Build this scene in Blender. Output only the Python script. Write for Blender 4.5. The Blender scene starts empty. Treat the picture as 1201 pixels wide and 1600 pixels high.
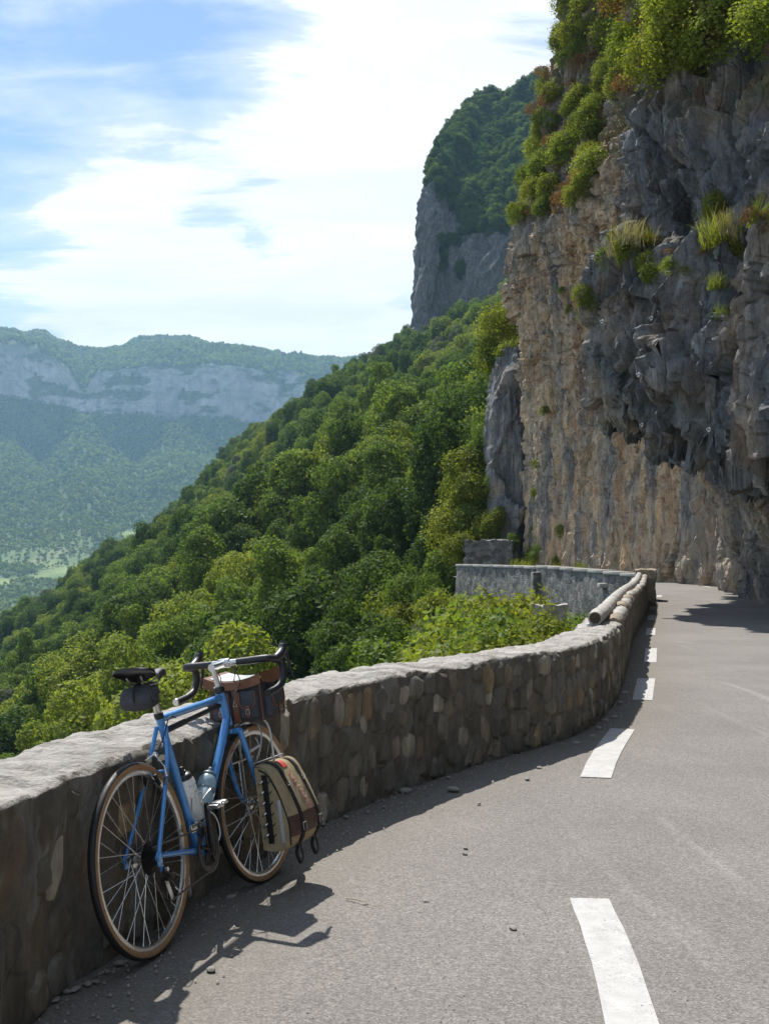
import bpy, bmesh, math, random
import numpy as np
from mathutils import Matrix, Vector

# ------------------------------------------------------------------ camera, sky, sun, exposure
sc = bpy.context.scene
COL = sc.collection
FPX, HOR, CAMZ = 1850.0, 870.0, 1.43          # focal length and horizon row on the 1201x1600 photograph, eye height
PITCH = math.atan((HOR - 800.0) / FPX)
cam_data = bpy.data.cameras.new('camera')
cam_data.sensor_fit = 'VERTICAL'
cam_data.sensor_height = 24.0
cam_data.lens = FPX / 1600.0 * 24.0
cam_data.clip_start = 0.05
cam_data.clip_end = 20000.0
cam = bpy.data.objects.new('camera', cam_data)
COL.objects.link(cam)
cam.location = (0, 0, CAMZ)
cam.rotation_euler = (math.radians(90) + PITCH, 0, 0)
sc.camera = cam

SUN_AZ, SUN_EL = math.radians(-17.0), math.radians(53.5)   # azimuth from +Y towards +X
sun_dir = Vector((math.sin(SUN_AZ) * math.cos(SUN_EL), math.cos(SUN_AZ) * math.cos(SUN_EL), math.sin(SUN_EL)))
sl = bpy.data.lights.new('sun', 'SUN')
sl.energy = 3.9
sl.angle = math.radians(0.53)
sl.color = (1.0, 0.955, 0.88)
sun = bpy.data.objects.new('sun', sl)
COL.objects.link(sun)
sun.rotation_euler = (-sun_dir).to_track_quat('-Z', 'Y').to_euler()
sun.location = (0, 0, 60)

world = bpy.data.worlds.new('World')
sc.world = world
world.use_nodes = True
wt = world.node_tree
wt.nodes.clear()
def wn(t, **kw):
    n = wt.nodes.new(t)
    for k, v in kw.items():
        setattr(n, k, v)
    return n
def wl(a, b): wt.links.new(a, b)
def wmath(op, a, b=None, clamp=False):
    n = wn('ShaderNodeMath', operation=op, use_clamp=clamp)
    for i, v in enumerate((a, b)):
        if v is None: continue
        if isinstance(v, (int, float)): n.inputs[i].default_value = v
        else: wl(v, n.inputs[i])
    return n.outputs[0]
sky = wn('ShaderNodeTexSky', sky_type='NISHITA')
sky.sun_disc = False
sky.sun_elevation = SUN_EL
sky.sun_rotation = SUN_AZ
sky.altitude = 700
sky.air_density = 1.0
sky.dust_density = 0.35
sky.ozone_density = 2.2
tc = wn('ShaderNodeTexCoord')
sep = wn('ShaderNodeSeparateXYZ'); wl(tc.outputs['Generated'], sep.inputs[0])
zc = wmath('ADD', wmath('MAXIMUM', sep.outputs[2], 0.0), 0.16)
px_ = wmath('DIVIDE', sep.outputs[0], zc); py_ = wmath('DIVIDE', sep.outputs[1], zc)
comb = wn('ShaderNodeCombineXYZ'); wl(px_, comb.inputs[0]); wl(py_, comb.inputs[1])
def wnoise(scale, detail, rough, off, stretch=(1, 1, 1), dist=0.0):
    mp = wn('ShaderNodeMapping'); wl(comb.outputs[0], mp.inputs[0])
    mp.inputs['Location'].default_value = off
    mp.inputs['Scale'].default_value = stretch
    n = wn('ShaderNodeTexNoise'); wl(mp.outputs[0], n.inputs['Vector'])
    n.inputs['Scale'].default_value = scale; n.inputs['Detail'].default_value = detail
    n.inputs['Roughness'].default_value = rough; n.inputs['Distortion'].default_value = dist
    return n.outputs[0]
# broad cloud banks (a bank ahead and a thin veil), broken up by noise on the cloud plane
def bank(d, w0, w1):
    v = Vector(d).normalized()
    dp = wn('ShaderNodeVectorMath', operation='DOT_PRODUCT')
    nrm = wn('ShaderNodeVectorMath', operation='NORMALIZE'); wl(tc.outputs['Generated'], nrm.inputs[0])
    wl(nrm.outputs[0], dp.inputs[0]); dp.inputs[1].default_value = v
    mr = wn('ShaderNodeMapRange'); mr.interpolation_type = 'SMOOTHSTEP'
    mr.inputs[1].default_value = math.cos(math.radians(w1)); mr.inputs[2].default_value = math.cos(math.radians(w0))
    wl(dp.outputs[1], mr.inputs[0])
    return mr.outputs[0]
n1 = wnoise(2.3, 10, 0.60, (1.4, 5.2, 0.0), (0.8, 1.3, 1), 0.6)
n2 = wnoise(5.0, 9, 0.62, (7.3, -2.2, 3.0), (0.55, 1.6, 1), 0.7)
cov = wmath('ADD', wmath('MULTIPLY', n1, 0.72), wmath('MULTIPLY', n2, 0.38))
for d_, w0_, w1_, a_ in (((-0.13, 1.0, 0.255), 3, 10, 0.12), ((0.02, 1.0, 0.25), 2, 9, 0.10), ((0.12, 1.0, 0.44), 3, 15, 0.13), ((-0.06, 1.0, 0.165), 1, 5, 0.10), ((-0.22, 1.0, 0.235), 1, 8, 0.15), ((-0.02, 1.0, 0.36), 2, 9, 0.09), ((-0.29, 1.0, 0.40), 3, 14, -0.06), ((-0.13, 1.0, 0.37), 1, 7, -0.04)):
    cov = wmath('ADD', cov, wmath('MULTIPLY', bank(d_, w0_, w1_), a_))
thick = wn('ShaderNodeMapRange'); thick.interpolation_type = 'SMOOTHSTEP'
thick.inputs[1].default_value = 0.545; thick.inputs[2].default_value = 0.685
wl(cov, thick.inputs[0])
veil = wn('ShaderNodeMapRange'); veil.interpolation_type = 'SMOOTHSTEP'
veil.inputs[1].default_value = 0.42; veil.inputs[2].default_value = 0.68; veil.inputs[4].default_value = 0.55
wl(cov, veil.inputs[0])
fac = wmath('MAXIMUM', thick.outputs[0], veil.outputs[0], True)
mixc = wn('ShaderNodeMix', data_type='RGBA')
wl(fac, mixc.inputs[0]); wl(sky.outputs[0], mixc.inputs[6])
shade = wn('ShaderNodeMapRange'); shade.inputs[1].default_value = 0.35; shade.inputs[2].default_value = 0.65; shade.inputs[3].default_value = 7.7; shade.inputs[4].default_value = 9.4
wl(wnoise(3.2, 9, 0.6, (2.2, 6.4, 5.0), (0.6, 1.5, 1), 0.5), shade.inputs[0])
ccol = wn('ShaderNodeCombineColor'); wl(shade.outputs[0], ccol.inputs[0]); wl(wmath('MULTIPLY', shade.outputs[0], 0.99), ccol.inputs[1]); wl(wmath('MULTIPLY', shade.outputs[0], 0.985), ccol.inputs[2])
wl(ccol.outputs[0], mixc.inputs[7])
bg = wn('ShaderNodeBackground'); wl(mixc.outputs[2], bg.inputs[0]); bg.inputs[1].default_value = 0.082
wo = wn('ShaderNodeOutputWorld'); wl(bg.outputs[0], wo.inputs[0])

sc.view_settings.view_transform = 'Standard'
sc.view_settings.look = 'None'
sc.view_settings.gamma = 1.0
sc.view_settings.use_curve_mapping = False
sc.view_settings.exposure = 0.80
sc.render.engine = 'CYCLES'
sc.cycles.use_denoising = True
sc.cycles.denoising_prefilter = 'ACCURATE'
sc.cycles.denoising_input_passes = 'RGB_ALBEDO_NORMAL'
sc.cycles.max_bounces = 5
sc.cycles.diffuse_bounces = 2
sc.cycles.glossy_bounces = 2
sc.cycles.transmission_bounces = 4
sc.cycles.transparent_max_bounces = 6
sc.cycles.volume_bounces = 0
sc.cycles.caustics_reflective = False
sc.cycles.caustics_refractive = False
sc.cycles.sample_clamp_indirect = 4.0

# ------------------------------------------------------------------ helpers
rng = np.random.default_rng(7)
random.seed(7)
CPT, SPT = math.cos(PITCH), math.sin(PITCH)
def ray(px, py):
    dx, dv = (px - 600.5) / FPX, (800.0 - py) / FPX
    return (dx, CPT - SPT * dv, SPT + CPT * dv)       # camera looks along +Y, pitched up
def P(px, py, Y):
    """the place at distance Y ahead that the photograph shows at that pixel"""
    r = ray(px, py)
    t = Y / r[1]
    return np.array((r[0] * t, Y, CAMZ + r[2] * t))
def smooth(a, b, x):
    t = np.clip((np.asarray(x, float) - a) / (b - a), 0, 1)
    return t * t * (3 - 2 * t)
def road_z(Y): return 0.34 * smooth(24, 52, Y)
def G(px, py):
    """road point under a pixel"""
    z = 0.0
    for _ in range(12):
        r = ray(px, py); t = (z - CAMZ) / r[2]
        q = np.array((r[0] * t, r[1] * t, z)); z = float(road_z(q[1]))
    return q
def hash3(ix, iy, iz, seed=0):
    h = (ix.astype(np.int64) * 374761393 + iy.astype(np.int64) * 668265263 + iz.astype(np.int64) * 2147483647 + seed * 974634777) & 0xffffffff
    h = ((h ^ (h >> 13)) * 1274126177) & 0xffffffff
    h = ((h ^ (h >> 16)) * 2246822519) & 0xffffffff
    return ((h ^ (h >> 15)) & 0xffffff) / float(0xffffff)
def vnoise(p, seed=0):
    i = np.floor(p); f = p - i; f = f * f * f * (f * (f * 6 - 15) + 10); i = i.astype(np.int64)
    out = 0
    for dx in (0, 1):
        for dy in (0, 1):
            for dz in (0, 1):
                w = (f[..., 0] if dx else 1 - f[..., 0]) * (f[..., 1] if dy else 1 - f[..., 1]) * (f[..., 2] if dz else 1 - f[..., 2])
                out = out + w * hash3(i[..., 0] + dx, i[..., 1] + dy, i[..., 2] + dz, seed)
    return out * 2 - 1
def fbm(p, octs=4, seed=0, rough=0.5, ridge=False):
    a, s, tot = 1.0, 0.0, 0.0
    q = np.array(p, float)
    for o in range(octs):
        v = vnoise(q, seed + o)
        if ridge: v = 1 - 2 * np.abs(v)
        s = s + a * v; tot += a; a *= rough; q = q * 2.03 + 11.7
    return s / tot
def worley(p, seed=0):
    """cell noise: (distance to nearest, value of that cell, second minus first)"""
    i = np.floor(p).astype(np.int64)
    best = np.full(p.shape[:-1], 9.0); sec = best.copy(); val = np.zeros(p.shape[:-1])
    for dx in (-1, 0, 1):
        for dy in (-1, 0, 1):
            for dz in (-1, 0, 1):
                cx, cy, cz = i[..., 0] + dx, i[..., 1] + dy, i[..., 2] + dz
                q = np.stack((cx + hash3(cx, cy, cz, seed), cy + hash3(cx, cy, cz, seed + 1), cz + hash3(cx, cy, cz, seed + 2)), -1)
                d = np.sqrt(((q - p) ** 2).sum(-1)); v = hash3(cx, cy, cz, seed + 3)
                m = d < best
                sec = np.where(m, best, np.minimum(sec, d)); val = np.where(m, v, val); best = np.where(m, d, best)
    return best, val, sec - best
def facets(p, seed=0):
    """angular blocks: every cell is a tilted plane at its own height; (height, gap to the next cell)"""
    i = np.floor(p).astype(np.int64)
    best = np.full(p.shape[:-1], 9.0); sec = best.copy(); val = np.zeros(p.shape[:-1])
    for dx in (-1, 0, 1):
        for dy in (-1, 0, 1):
            for dz in (-1, 0, 1):
                cx, cy, cz = i[..., 0] + dx, i[..., 1] + dy, i[..., 2] + dz
                h = lambda k: hash3(cx, cy, cz, seed + k)
                e = np.stack((cx + h(0), cy + h(1), cz + h(2)), -1) - p
                d = np.sqrt((e ** 2).sum(-1))
                v = (h(3) - 0.5) + 0.9 * (e[..., 0] * (h(4) - 0.5) + e[..., 1] * (h(5) - 0.5) + e[..., 2] * (h(6) - 0.5)) * 2
                m = d < best
                sec = np.where(m, best, np.minimum(sec, d)); val = np.where(m, v, val); best = np.where(m, d, best)
    return val, sec - best
ORD = ['leftmost', 'second from left', 'third from left', 'fourth from left', 'fifth from left', 'sixth from left', 'seventh from left', 'eighth from left', 'ninth from left', 'tenth from left', 'eleventh from left', 'twelfth from left']
def single_out(items):
    """items: (object, label, x, y in the picture); look-alikes get a place of their own in the label"""
    by = {}
    for it in items: by.setdefault(it[1], []).append(it)
    for lab, its in by.items():
        if len(its) == 1: its[0][0]['label'] = lab; continue
        its.sort(key=lambda t: t[3])
        nb = 1 if len(its) <= 7 else 2 if len(its) <= 16 else 3 if len(its) <= 33 else 5
        for b_i, band in enumerate(np.array_split(np.arange(len(its)), nb)):
            vert = {1: [''], 2: ['upper ', 'lower '], 3: ['top-row ', 'middle-row ', 'bottom-row '], 5: ['top-row ', 'second-row ', 'third-row ', 'fourth-row ', 'bottom-row ']}[nb][b_i]
            row = sorted((its[k] for k in band), key=lambda t: t[2])
            for k, it in enumerate(row): it[0]['label'] = f'{vert}{lab}' + (f', {ORD[min(k, 11)]}' if k < 12 and k < len(row) - 1 else ', rightmost' if k == len(row) - 1 else f', {k + 1}th from left') if len(row) > 1 else vert + lab
def catmull(pts, t):
    """pts (n, k) at parameters 0..n-1, evaluated at t"""
    pts = np.asarray(pts, float); n = len(pts)
    t = np.clip(np.asarray(t, float), 0, n - 1 - 1e-9); i = np.floor(t).astype(int); f = (t - i)[..., None]
    g = lambda k: pts[np.clip(k, 0, n - 1)]
    p0, p1, p2, p3 = g(i - 1), g(i), g(i + 1), g(i + 2)
    p0 = np.where((i == 0)[..., None], 2 * p1 - p2, p0); p3 = np.where((i >= n - 2)[..., None], 2 * p2 - p1, p3)
    return 0.5 * (2 * p1 + (p2 - p0) * f + (2 * p0 - 5 * p1 + 4 * p2 - p3) * f ** 2 + (3 * p1 - p0 - 3 * p2 + p3) * f ** 3)
class Path:
    """plan curve resampled by arc length"""
    def __init__(self, pts, step=0.05):
        t = np.linspace(0, len(pts) - 1, len(pts) * 60)
        c = catmull(pts, t); d = np.r_[0, np.cumsum(np.linalg.norm(np.diff(c[:, :2], axis=0), axis=1))]
        self.length = d[-1]; self.d, self.c = d, c
    def at(self, s):
        return np.stack([np.interp(s, self.d, self.c[:, k]) for k in range(self.c.shape[1])], -1)
    def right(self, s):
        a, b = self.at(np.asarray(s) - 0.04), self.at(np.asarray(s) + 0.04)
        t = (b - a)[..., :2]; t = t / np.maximum(np.linalg.norm(t, axis=-1, keepdims=True), 1e-9)
        return np.stack((t[..., 1], -t[..., 0]), -1)
    def s_at_y(self, y): return float(np.interp(y, self.c[:, 1], self.d))

def mesh_from(name, V, F, mats=(), smooth_deg=None, midx=None):
    me = bpy.data.meshes.new(name)
    V = np.asarray(V, float).reshape(-1, 3)
    if isinstance(F, np.ndarray):
        k = F.shape[1]
        me.vertices.add(len(V)); me.vertices.foreach_set('co', V.ravel())
        me.loops.add(F.size); me.loops.foreach_set('vertex_index', F.ravel().astype(np.int32))
        me.polygons.add(len(F)); me.polygons.foreach_set('loop_start', np.arange(0, F.size, k, dtype=np.int32))
        if midx is not None: me.polygons.foreach_set('material_index', np.asarray(midx, np.int32))
        me.update(calc_edges=True)
    else:
        me.from_pydata([tuple(v) for v in V], [], F)
        if midx is not None: me.polygons.foreach_set('material_index', np.asarray(midx, np.int32))
        me.update()
    for m in mats: me.materials.append(m)
    if smooth_deg is not None:
        me.shade_smooth()
        if smooth_deg < 180: me.set_sharp_from_angle(angle=math.radians(smooth_deg))
    return me
def grid_faces(nu, nv):
    a = np.arange(nu * nv).reshape(nu, nv)
    return np.stack((a[:-1, :-1], a[1:, :-1], a[1:, 1:], a[:-1, 1:]), -1).reshape(-1, 4)
def link(name, data, parent=None, mat=None):
    o = bpy.data.objects.new(name, data); COL.objects.link(o)
    if parent is not None: o.parent = parent
    if mat is not None: data.materials.append(mat)
    return o
def tag(o, label, cat, group=None):
    o['label'] = label; o['category'] = cat
    if group: o['group'] = group
    return o
def struct(o): o['kind'] = 'structure'; return o
def stuff(o): o['kind'] = 'stuff'; return o
def thing(name, label, cat, loc=(0, 0, 0), group=None, mw=None):
    o = bpy.data.objects.new(name, None); COL.objects.link(o)
    o.empty_display_size = 0.1
    if mw is not None: o.matrix_world = mw
    else: o.location = loc
    return tag(o, label, cat, group)

class MB:
    """collects simple shapes, then links them as ONE mesh object"""
    def __init__(self): self.v, self.f = [], []
    def add(self, V, F):
        b = len(self.v); self.v += [tuple(float(c) for c in p) for p in V]; self.f += [tuple(b + i for i in f) for f in F]; return self
    def box(self, c, s, R=None, bev=0.0):
        if bev > 0:
            bm = bmesh.new(); bmesh.ops.create_cube(bm, size=1.0)
            for v in bm.verts: v.co = Vector((v.co.x * s[0], v.co.y * s[1], v.co.z * s[2]))
            bmesh.ops.bevel(bm, geom=list(bm.edges), offset=bev, segments=2, affect='EDGES', profile=0.5)
            bm.verts.index_update()
            V = [np.array(v.co) for v in bm.verts]; F = [[v.index for v in f.verts] for f in bm.faces]; bm.free()
        else:
            V = [np.array((x * s[0] / 2, y * s[1] / 2, z * s[2] / 2)) for x in (-1, 1) for y in (-1, 1) for z in (-1, 1)]
            F = [(0, 1, 3, 2), (4, 6, 7, 5), (0, 4, 5, 1), (2, 3, 7, 6), (0, 2, 6, 4), (1, 5, 7, 3)]
        if R is not None: V = [np.array(R) @ p for p in V]
        return self.add([p + np.array(c) for p in V], F)
    def tube(self, pts, rad, seg=10, cap=True, flat=None):
        pts = [np.array(p, float) for p in pts]; n = len(pts)
        rad = [rad] * n if isinstance(rad, (int, float)) else list(rad)
        ref = None; rings = []
        for i in range(n):
            t = pts[min(i + 1, n - 1)] - pts[max(i - 1, 0)]; t = t / (np.linalg.norm(t) + 1e-12)
            if ref is None:
                ref = np.array((0, 0, 1.0)) if abs(t[2]) < 0.9 else np.array((1.0, 0, 0))
            u = ref - t * ref.dot(t); u /= np.linalg.norm(u) + 1e-12; w = np.cross(t, u); ref = u
            fl = 1.0 if flat is None else flat
            rings.append([pts[i] + rad[i] * (math.cos(a) * u * fl + math.sin(a) * w) for a in np.linspace(0, 2 * math.pi, seg, endpoint=False)])
        V = [p for r in rings for p in r]
        F = [(i * seg + j, i * seg + (j + 1) % seg, (i + 1) * seg + (j + 1) % seg, (i + 1) * seg + j) for i in range(n - 1) for j in range(seg)]
        if cap:
            F.append(tuple(range(seg))[::-1]); F.append(tuple((n - 1) * seg + j for j in range(seg)))
        return self.add(V, F)
    def curve(self, pts, rad, seg=10, n=24, cap=True, flat=None):
        p = catmull(pts, np.linspace(0, len(pts) - 1, n))
        if not isinstance(rad, (int, float)): rad = np.interp(np.linspace(0, 1, n), np.linspace(0, 1, len(rad)), rad)
        return self.tube(list(p), rad if isinstance(rad, (int, float)) else list(rad), seg, cap, flat)
    def lathe(self, prof, c=(0, 0, 0), axis='y', seg=64, closed=False):
        """prof: (radius, along-axis)"""
        V = []; n = len(prof)
        for a in np.linspace(0, 2 * math.pi, seg, endpoint=False):
            for r, h in prof:
                q = (r * math.cos(a), h, r * math.sin(a)) if axis == 'y' else (r * math.cos(a), r * math.sin(a), h) if axis == 'z' else (h, r * math.cos(a), r * math.sin(a))
                V.append(np.array(q) + np.array(c))
        m = n if closed else n - 1
        F = [(i * n + j, ((i + 1) % seg) * n + j, ((i + 1) % seg) * n + (j + 1) % n, i * n + (j + 1) % n) for i in range(seg) for j in range(m)]
        return self.add(V, F)
    def prism(self, poly, a, b, fn):
        """polygon (p, q) swept between a and b; fn(p, q, t) -> xyz"""
        n = len(poly)
        V = [fn(p, q, a) for p, q in poly] + [fn(p, q, b) for p, q in poly]
        F = [(i, (i + 1) % n, n + (i + 1) % n, n + i) for i in range(n)] + [tuple(range(n))[::-1], tuple(range(n, 2 * n))]
        return self.add(V, F)
    def xf(self, fn):
        self.v = [tuple(fn(np.array(p))) for p in self.v]; return self
    def build(self, name, mat, parent=None, deg=40):
        me = bpy.data.meshes.new(name); me.from_pydata(self.v, [], self.f)
        bm = bmesh.new(); bm.from_mesh(me); bmesh.ops.recalc_face_normals(bm, faces=bm.faces); bm.to_mesh(me); bm.free()
        me.materials.append(mat); me.shade_smooth(); me.set_sharp_from_angle(angle=math.radians(deg))
        return link(name, me, parent)

# ------------------------------------------------------------------ materials
class NB:
    def __init__(self, name):
        self.m = bpy.data.materials.new(name); self.m.use_nodes = True
        self.t = self.m.node_tree; self.t.nodes.clear()
        self.out = self.t.nodes.new('ShaderNodeOutputMaterial')
    def n(self, t, ins=None, **kw):
        x = self.t.nodes.new(t)
        for k, v in kw.items(): setattr(x, k, v)
        for k, v in (ins or {}).items():
            s = x.inputs[k]
            if hasattr(v, 'links'): self.t.links.new(v, s)
            else: s.default_value = v
        return x
    def pos(self, scale=(1, 1, 1), loc=(0, 0, 0), src='Object'):
        c = self.n('ShaderNodeTexCoord').outputs[src] if src != 'World' else self.n('ShaderNodeNewGeometry').outputs['Position']
        return self.n('ShaderNodeMapping', {'Vector': c, 'Scale': scale, 'Location': loc}).outputs[0]
    def noise(self, vec, scale, detail=4, rough=0.55, dist=0.0):
        return self.n('ShaderNodeTexNoise', {'Vector': vec, 'Scale': scale, 'Detail': detail, 'Roughness': rough, 'Distortion': dist}).outputs[0]
    def vor(self, vec, scale, feature='F1', out=0):
        return self.n('ShaderNodeTexVoronoi', {'Vector': vec, 'Scale': scale}, feature=feature).outputs[out]
    def ramp(self, fac, stops, interp='LINEAR'):
        r = self.n('ShaderNodeValToRGB', {'Fac': fac}); e = r.color_ramp; e.interpolation = interp
        while len(e.elements) < len(stops): e.elements.new(0.5)
        for el, (p, c) in zip(e.elements, stops):
            el.position = p; el.color = (c, c, c, 1) if isinstance(c, (int, float)) else (*c, 1)
        return r.outputs[0]
    def rng(self, v, a, b, c=0.0, d=1.0):
        return self.n('ShaderNodeMapRange', {0: v, 1: a, 2: b, 3: c, 4: d}).outputs[0]
    def mix(self, fac, a, b, mode='MIX'):
        x = self.n('ShaderNodeMix', data_type='RGBA', blend_type=mode)
        for k, v in ((0, fac), (6, a), (7, b)):
            if hasattr(v, 'links'): self.t.links.new(v, x.inputs[k])
            else: x.inputs[k].default_value = v if k == 0 else (*v, 1) if len(v) == 3 else v
        return x.outputs[2]
    def math(self, op, a, b=0.0, clamp=False):
        x = self.n('ShaderNodeMath', operation=op, use_clamp=clamp)
        for i, v in enumerate((a, b)):
            if hasattr(v, 'links'): self.t.links.new(v, x.inputs[i])
            else: x.inputs[i].default_value = v
        return x.outputs[0]
    def bump(self, h, strength=0.5, dist=0.02, normal=None):
        d = {'Height': h, 'Strength': strength, 'Distance': dist}
        if normal is not None: d['Normal'] = normal
        return self.n('ShaderNodeBump', d).outputs[0]
    def rand(self): return self.n('ShaderNodeObjectInfo').outputs['Random']
    def principled(self, color, rough=0.6, metal=0.0, normal=None, **kw):
        d = {'Base Color': color if hasattr(color, 'links') else (*color, 1), 'Roughness': rough, 'Metallic': metal}
        if normal is not None: d['Normal'] = normal
        d.update(kw)
        b = self.n('ShaderNodeBsdfPrincipled', d)
        self.t.links.new(b.outputs[0], self.out.inputs[0]); return self.m
def plain(name, col, rough=0.5, metal=0.0, var=0.12, scale=40, bump=0.0, bdist=0.002, **kw):
    b = NB(name); v = b.pos()
    n = b.noise(v, scale, 4)
    f = b.rng(n, 0.25, 0.75, 1 - var, 1 + var)
    c = b.mix(1.0, col, b.n('ShaderNodeCombineColor', {0: f, 1: f, 2: f}).outputs[0], 'MULTIPLY')
    r = b.rng(b.noise(v, scale * 0.4, 3), 0.3, 0.7, max(rough - 0.1, 0.03), rough + 0.1)
    nm = b.bump(b.noise(v, scale * 3, 3), bump, bdist) if bump else None
    return b.principled(c, r, metal, nm, **kw)
def rock_material(name='limestone', dark=1.0):
    b = NB(name)
    w = b.pos(src='World'); st = b.pos((1.0, 1.0, 0.16), src='World'); bed = b.pos((0.25, 0.25, 1.0), src='World')
    warm = b.n('ShaderNodeAttribute', attribute_name='warm').outputs['Fac']
    big = b.noise(w, 0.35, 5, 0.6, 0.4)
    streak = b.noise(st, 1.6, 6, 0.65, 0.6)
    streak2 = b.noise(st, 4.5, 5, 0.6, 0.3)
    grain = b.noise(w, 9.0, 6, 0.7)
    grey = b.ramp(streak, [(0.20, (0.055, 0.058, 0.062)), (0.42, (0.15, 0.16, 0.165)), (0.56, (0.235, 0.24, 0.24)), (0.72, (0.46, 0.455, 0.44))])
    grey = b.mix(b.rng(big, 0.45, 0.65), grey, (0.135, 0.155, 0.175), 'MIX')
    tan = b.ramp(streak, [(0.16, (0.20, 0.16, 0.115)), (0.36, (0.56, 0.44, 0.30)), (0.52, (0.72, 0.54, 0.345)), (0.66, (0.74, 0.46, 0.25)), (0.85, (0.76, 0.66, 0.52))])
    blot = b.rng(b.noise(st, 0.9, 5, 0.6, 0.5), 0.52, 0.60)
    tan = b.mix(b.math('MULTIPLY', blot, 0.75), tan, (0.19, 0.20, 0.21))
    wf = b.math('ADD', warm, b.rng(b.noise(w, 0.7, 4), 0.3, 0.7, -0.28, 0.28), True)
    broad = b.noise(b.pos((1.0, 1.0, 0.10), src='World'), 0.55, 4, 0.6, 0.5)
    tan = b.mix(b.rng(broad, 0.52, 0.62, 0.0, 0.7), tan, b.ramp(streak2, [(0.3, (0.22, 0.215, 0.205)), (0.7, (0.50, 0.46, 0.40))]))
    tan = b.mix(b.rng(broad, 0.40, 0.33, 0.0, 0.6), tan, (0.46, 0.255, 0.13))
    grey = b.mix(b.rng(broad, 0.42, 0.34, 0.0, 0.6), grey, (0.070, 0.066, 0.060))
    col = b.mix(wf, grey, tan)
    drk = b.rng(streak2, 0.30, 0.44, 0.45, 1.0)
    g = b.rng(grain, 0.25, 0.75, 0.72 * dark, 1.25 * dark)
    k = b.math('MULTIPLY', drk, g)
    col = b.mix(1.0, col, b.n('ShaderNodeCombineColor', {0: k, 1: k, 2: k}).outputs[0], 'MULTIPLY')
    veg = b.n('ShaderNodeAttribute', attribute_name='veg').outputs['Fac']
    turf = b.ramp(b.noise(w, 1.6, 6, 0.7), [(0.30, (0.05, 0.06, 0.018)), (0.48, (0.13, 0.13, 0.035)), (0.60, (0.24, 0.125, 0.05)), (0.78, (0.34, 0.25, 0.12))])
    col = b.mix(b.math('MULTIPLY', veg, 0.85), col, turf)
    wob = b.n('ShaderNodeVectorMath', {0: w, 1: b.n('ShaderNodeTexNoise', {'Vector': w, 'Scale': 1.2, 'Detail': 4.0}).outputs[1]}, operation='ADD').outputs[0]
    ck1 = b.rng(b.n('ShaderNodeTexVoronoi', {'Vector': b.n('ShaderNodeMapping', {'Vector': wob, 'Scale': (1, 1, 0.42)}).outputs[0], 'Scale': 1.1}, feature='DISTANCE_TO_EDGE').outputs[0], 0.0, 0.035)
    ck2 = b.rng(b.n('ShaderNodeTexVoronoi', {'Vector': b.n('ShaderNodeMapping', {'Vector': wob, 'Scale': (1, 1, 0.6)}).outputs[0], 'Scale': 3.6}, feature='DISTANCE_TO_EDGE').outputs[0], 0.0, 0.05)
    ckm = b.rng(b.noise(w, 0.8, 4, 0.6), 0.50, 0.62)
    ckk = b.math('MULTIPLY', b.rng(ck1, 0, 1, 0.62, 1.0), b.rng(ck2, 0, 1, 0.80, 1.0))
    ckk = b.math('ADD', b.math('MULTIPLY', ckk, ckm), b.math('SUBTRACT', 1.0, ckm))
    col = b.mix(1.0, col, b.n('ShaderNodeCombineColor', {0: ckk, 1: ckk, 2: ckk}).outputs[0], 'MULTIPLY')
    bed_n = b.noise(bed, 3.0, 5, 0.6, 0.2)
    h = b.math('ADD', b.math('MULTIPLY', b.noise(w, 2.2, 9, 0.66), 1.0), b.math('MULTIPLY', b.noise(st, 3.0, 7, 0.6), 0.8))
    h = b.math('ADD', h, b.math('MULTIPLY', bed_n, 0.35))
    crk = b.vor(b.pos((1, 1, 0.5), src='World'), 1.3, 'DISTANCE_TO_EDGE')
    h = b.math('ADD', h, b.math('MULTIPLY', b.rng(crk, 0.0, 0.06), 0.25))
    h = b.math('ADD', h, b.math('MULTIPLY', ckk, 0.35))
    h2 = b.math('ADD', b.noise(w, 14, 6, 0.75), b.math('MULTIPLY', b.noise(st, 18, 5, 0.7), 0.7))
    return b.principled(col, 0.92, 0, b.bump(h2, 0.8, 0.035, b.bump(h, 1.0, 0.26)))
ROCK = rock_material()
ROCK_FAR = rock_material('shaded_limestone', 0.62)  # darker limestone copy; the far crag's shade is put into its colour

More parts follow.
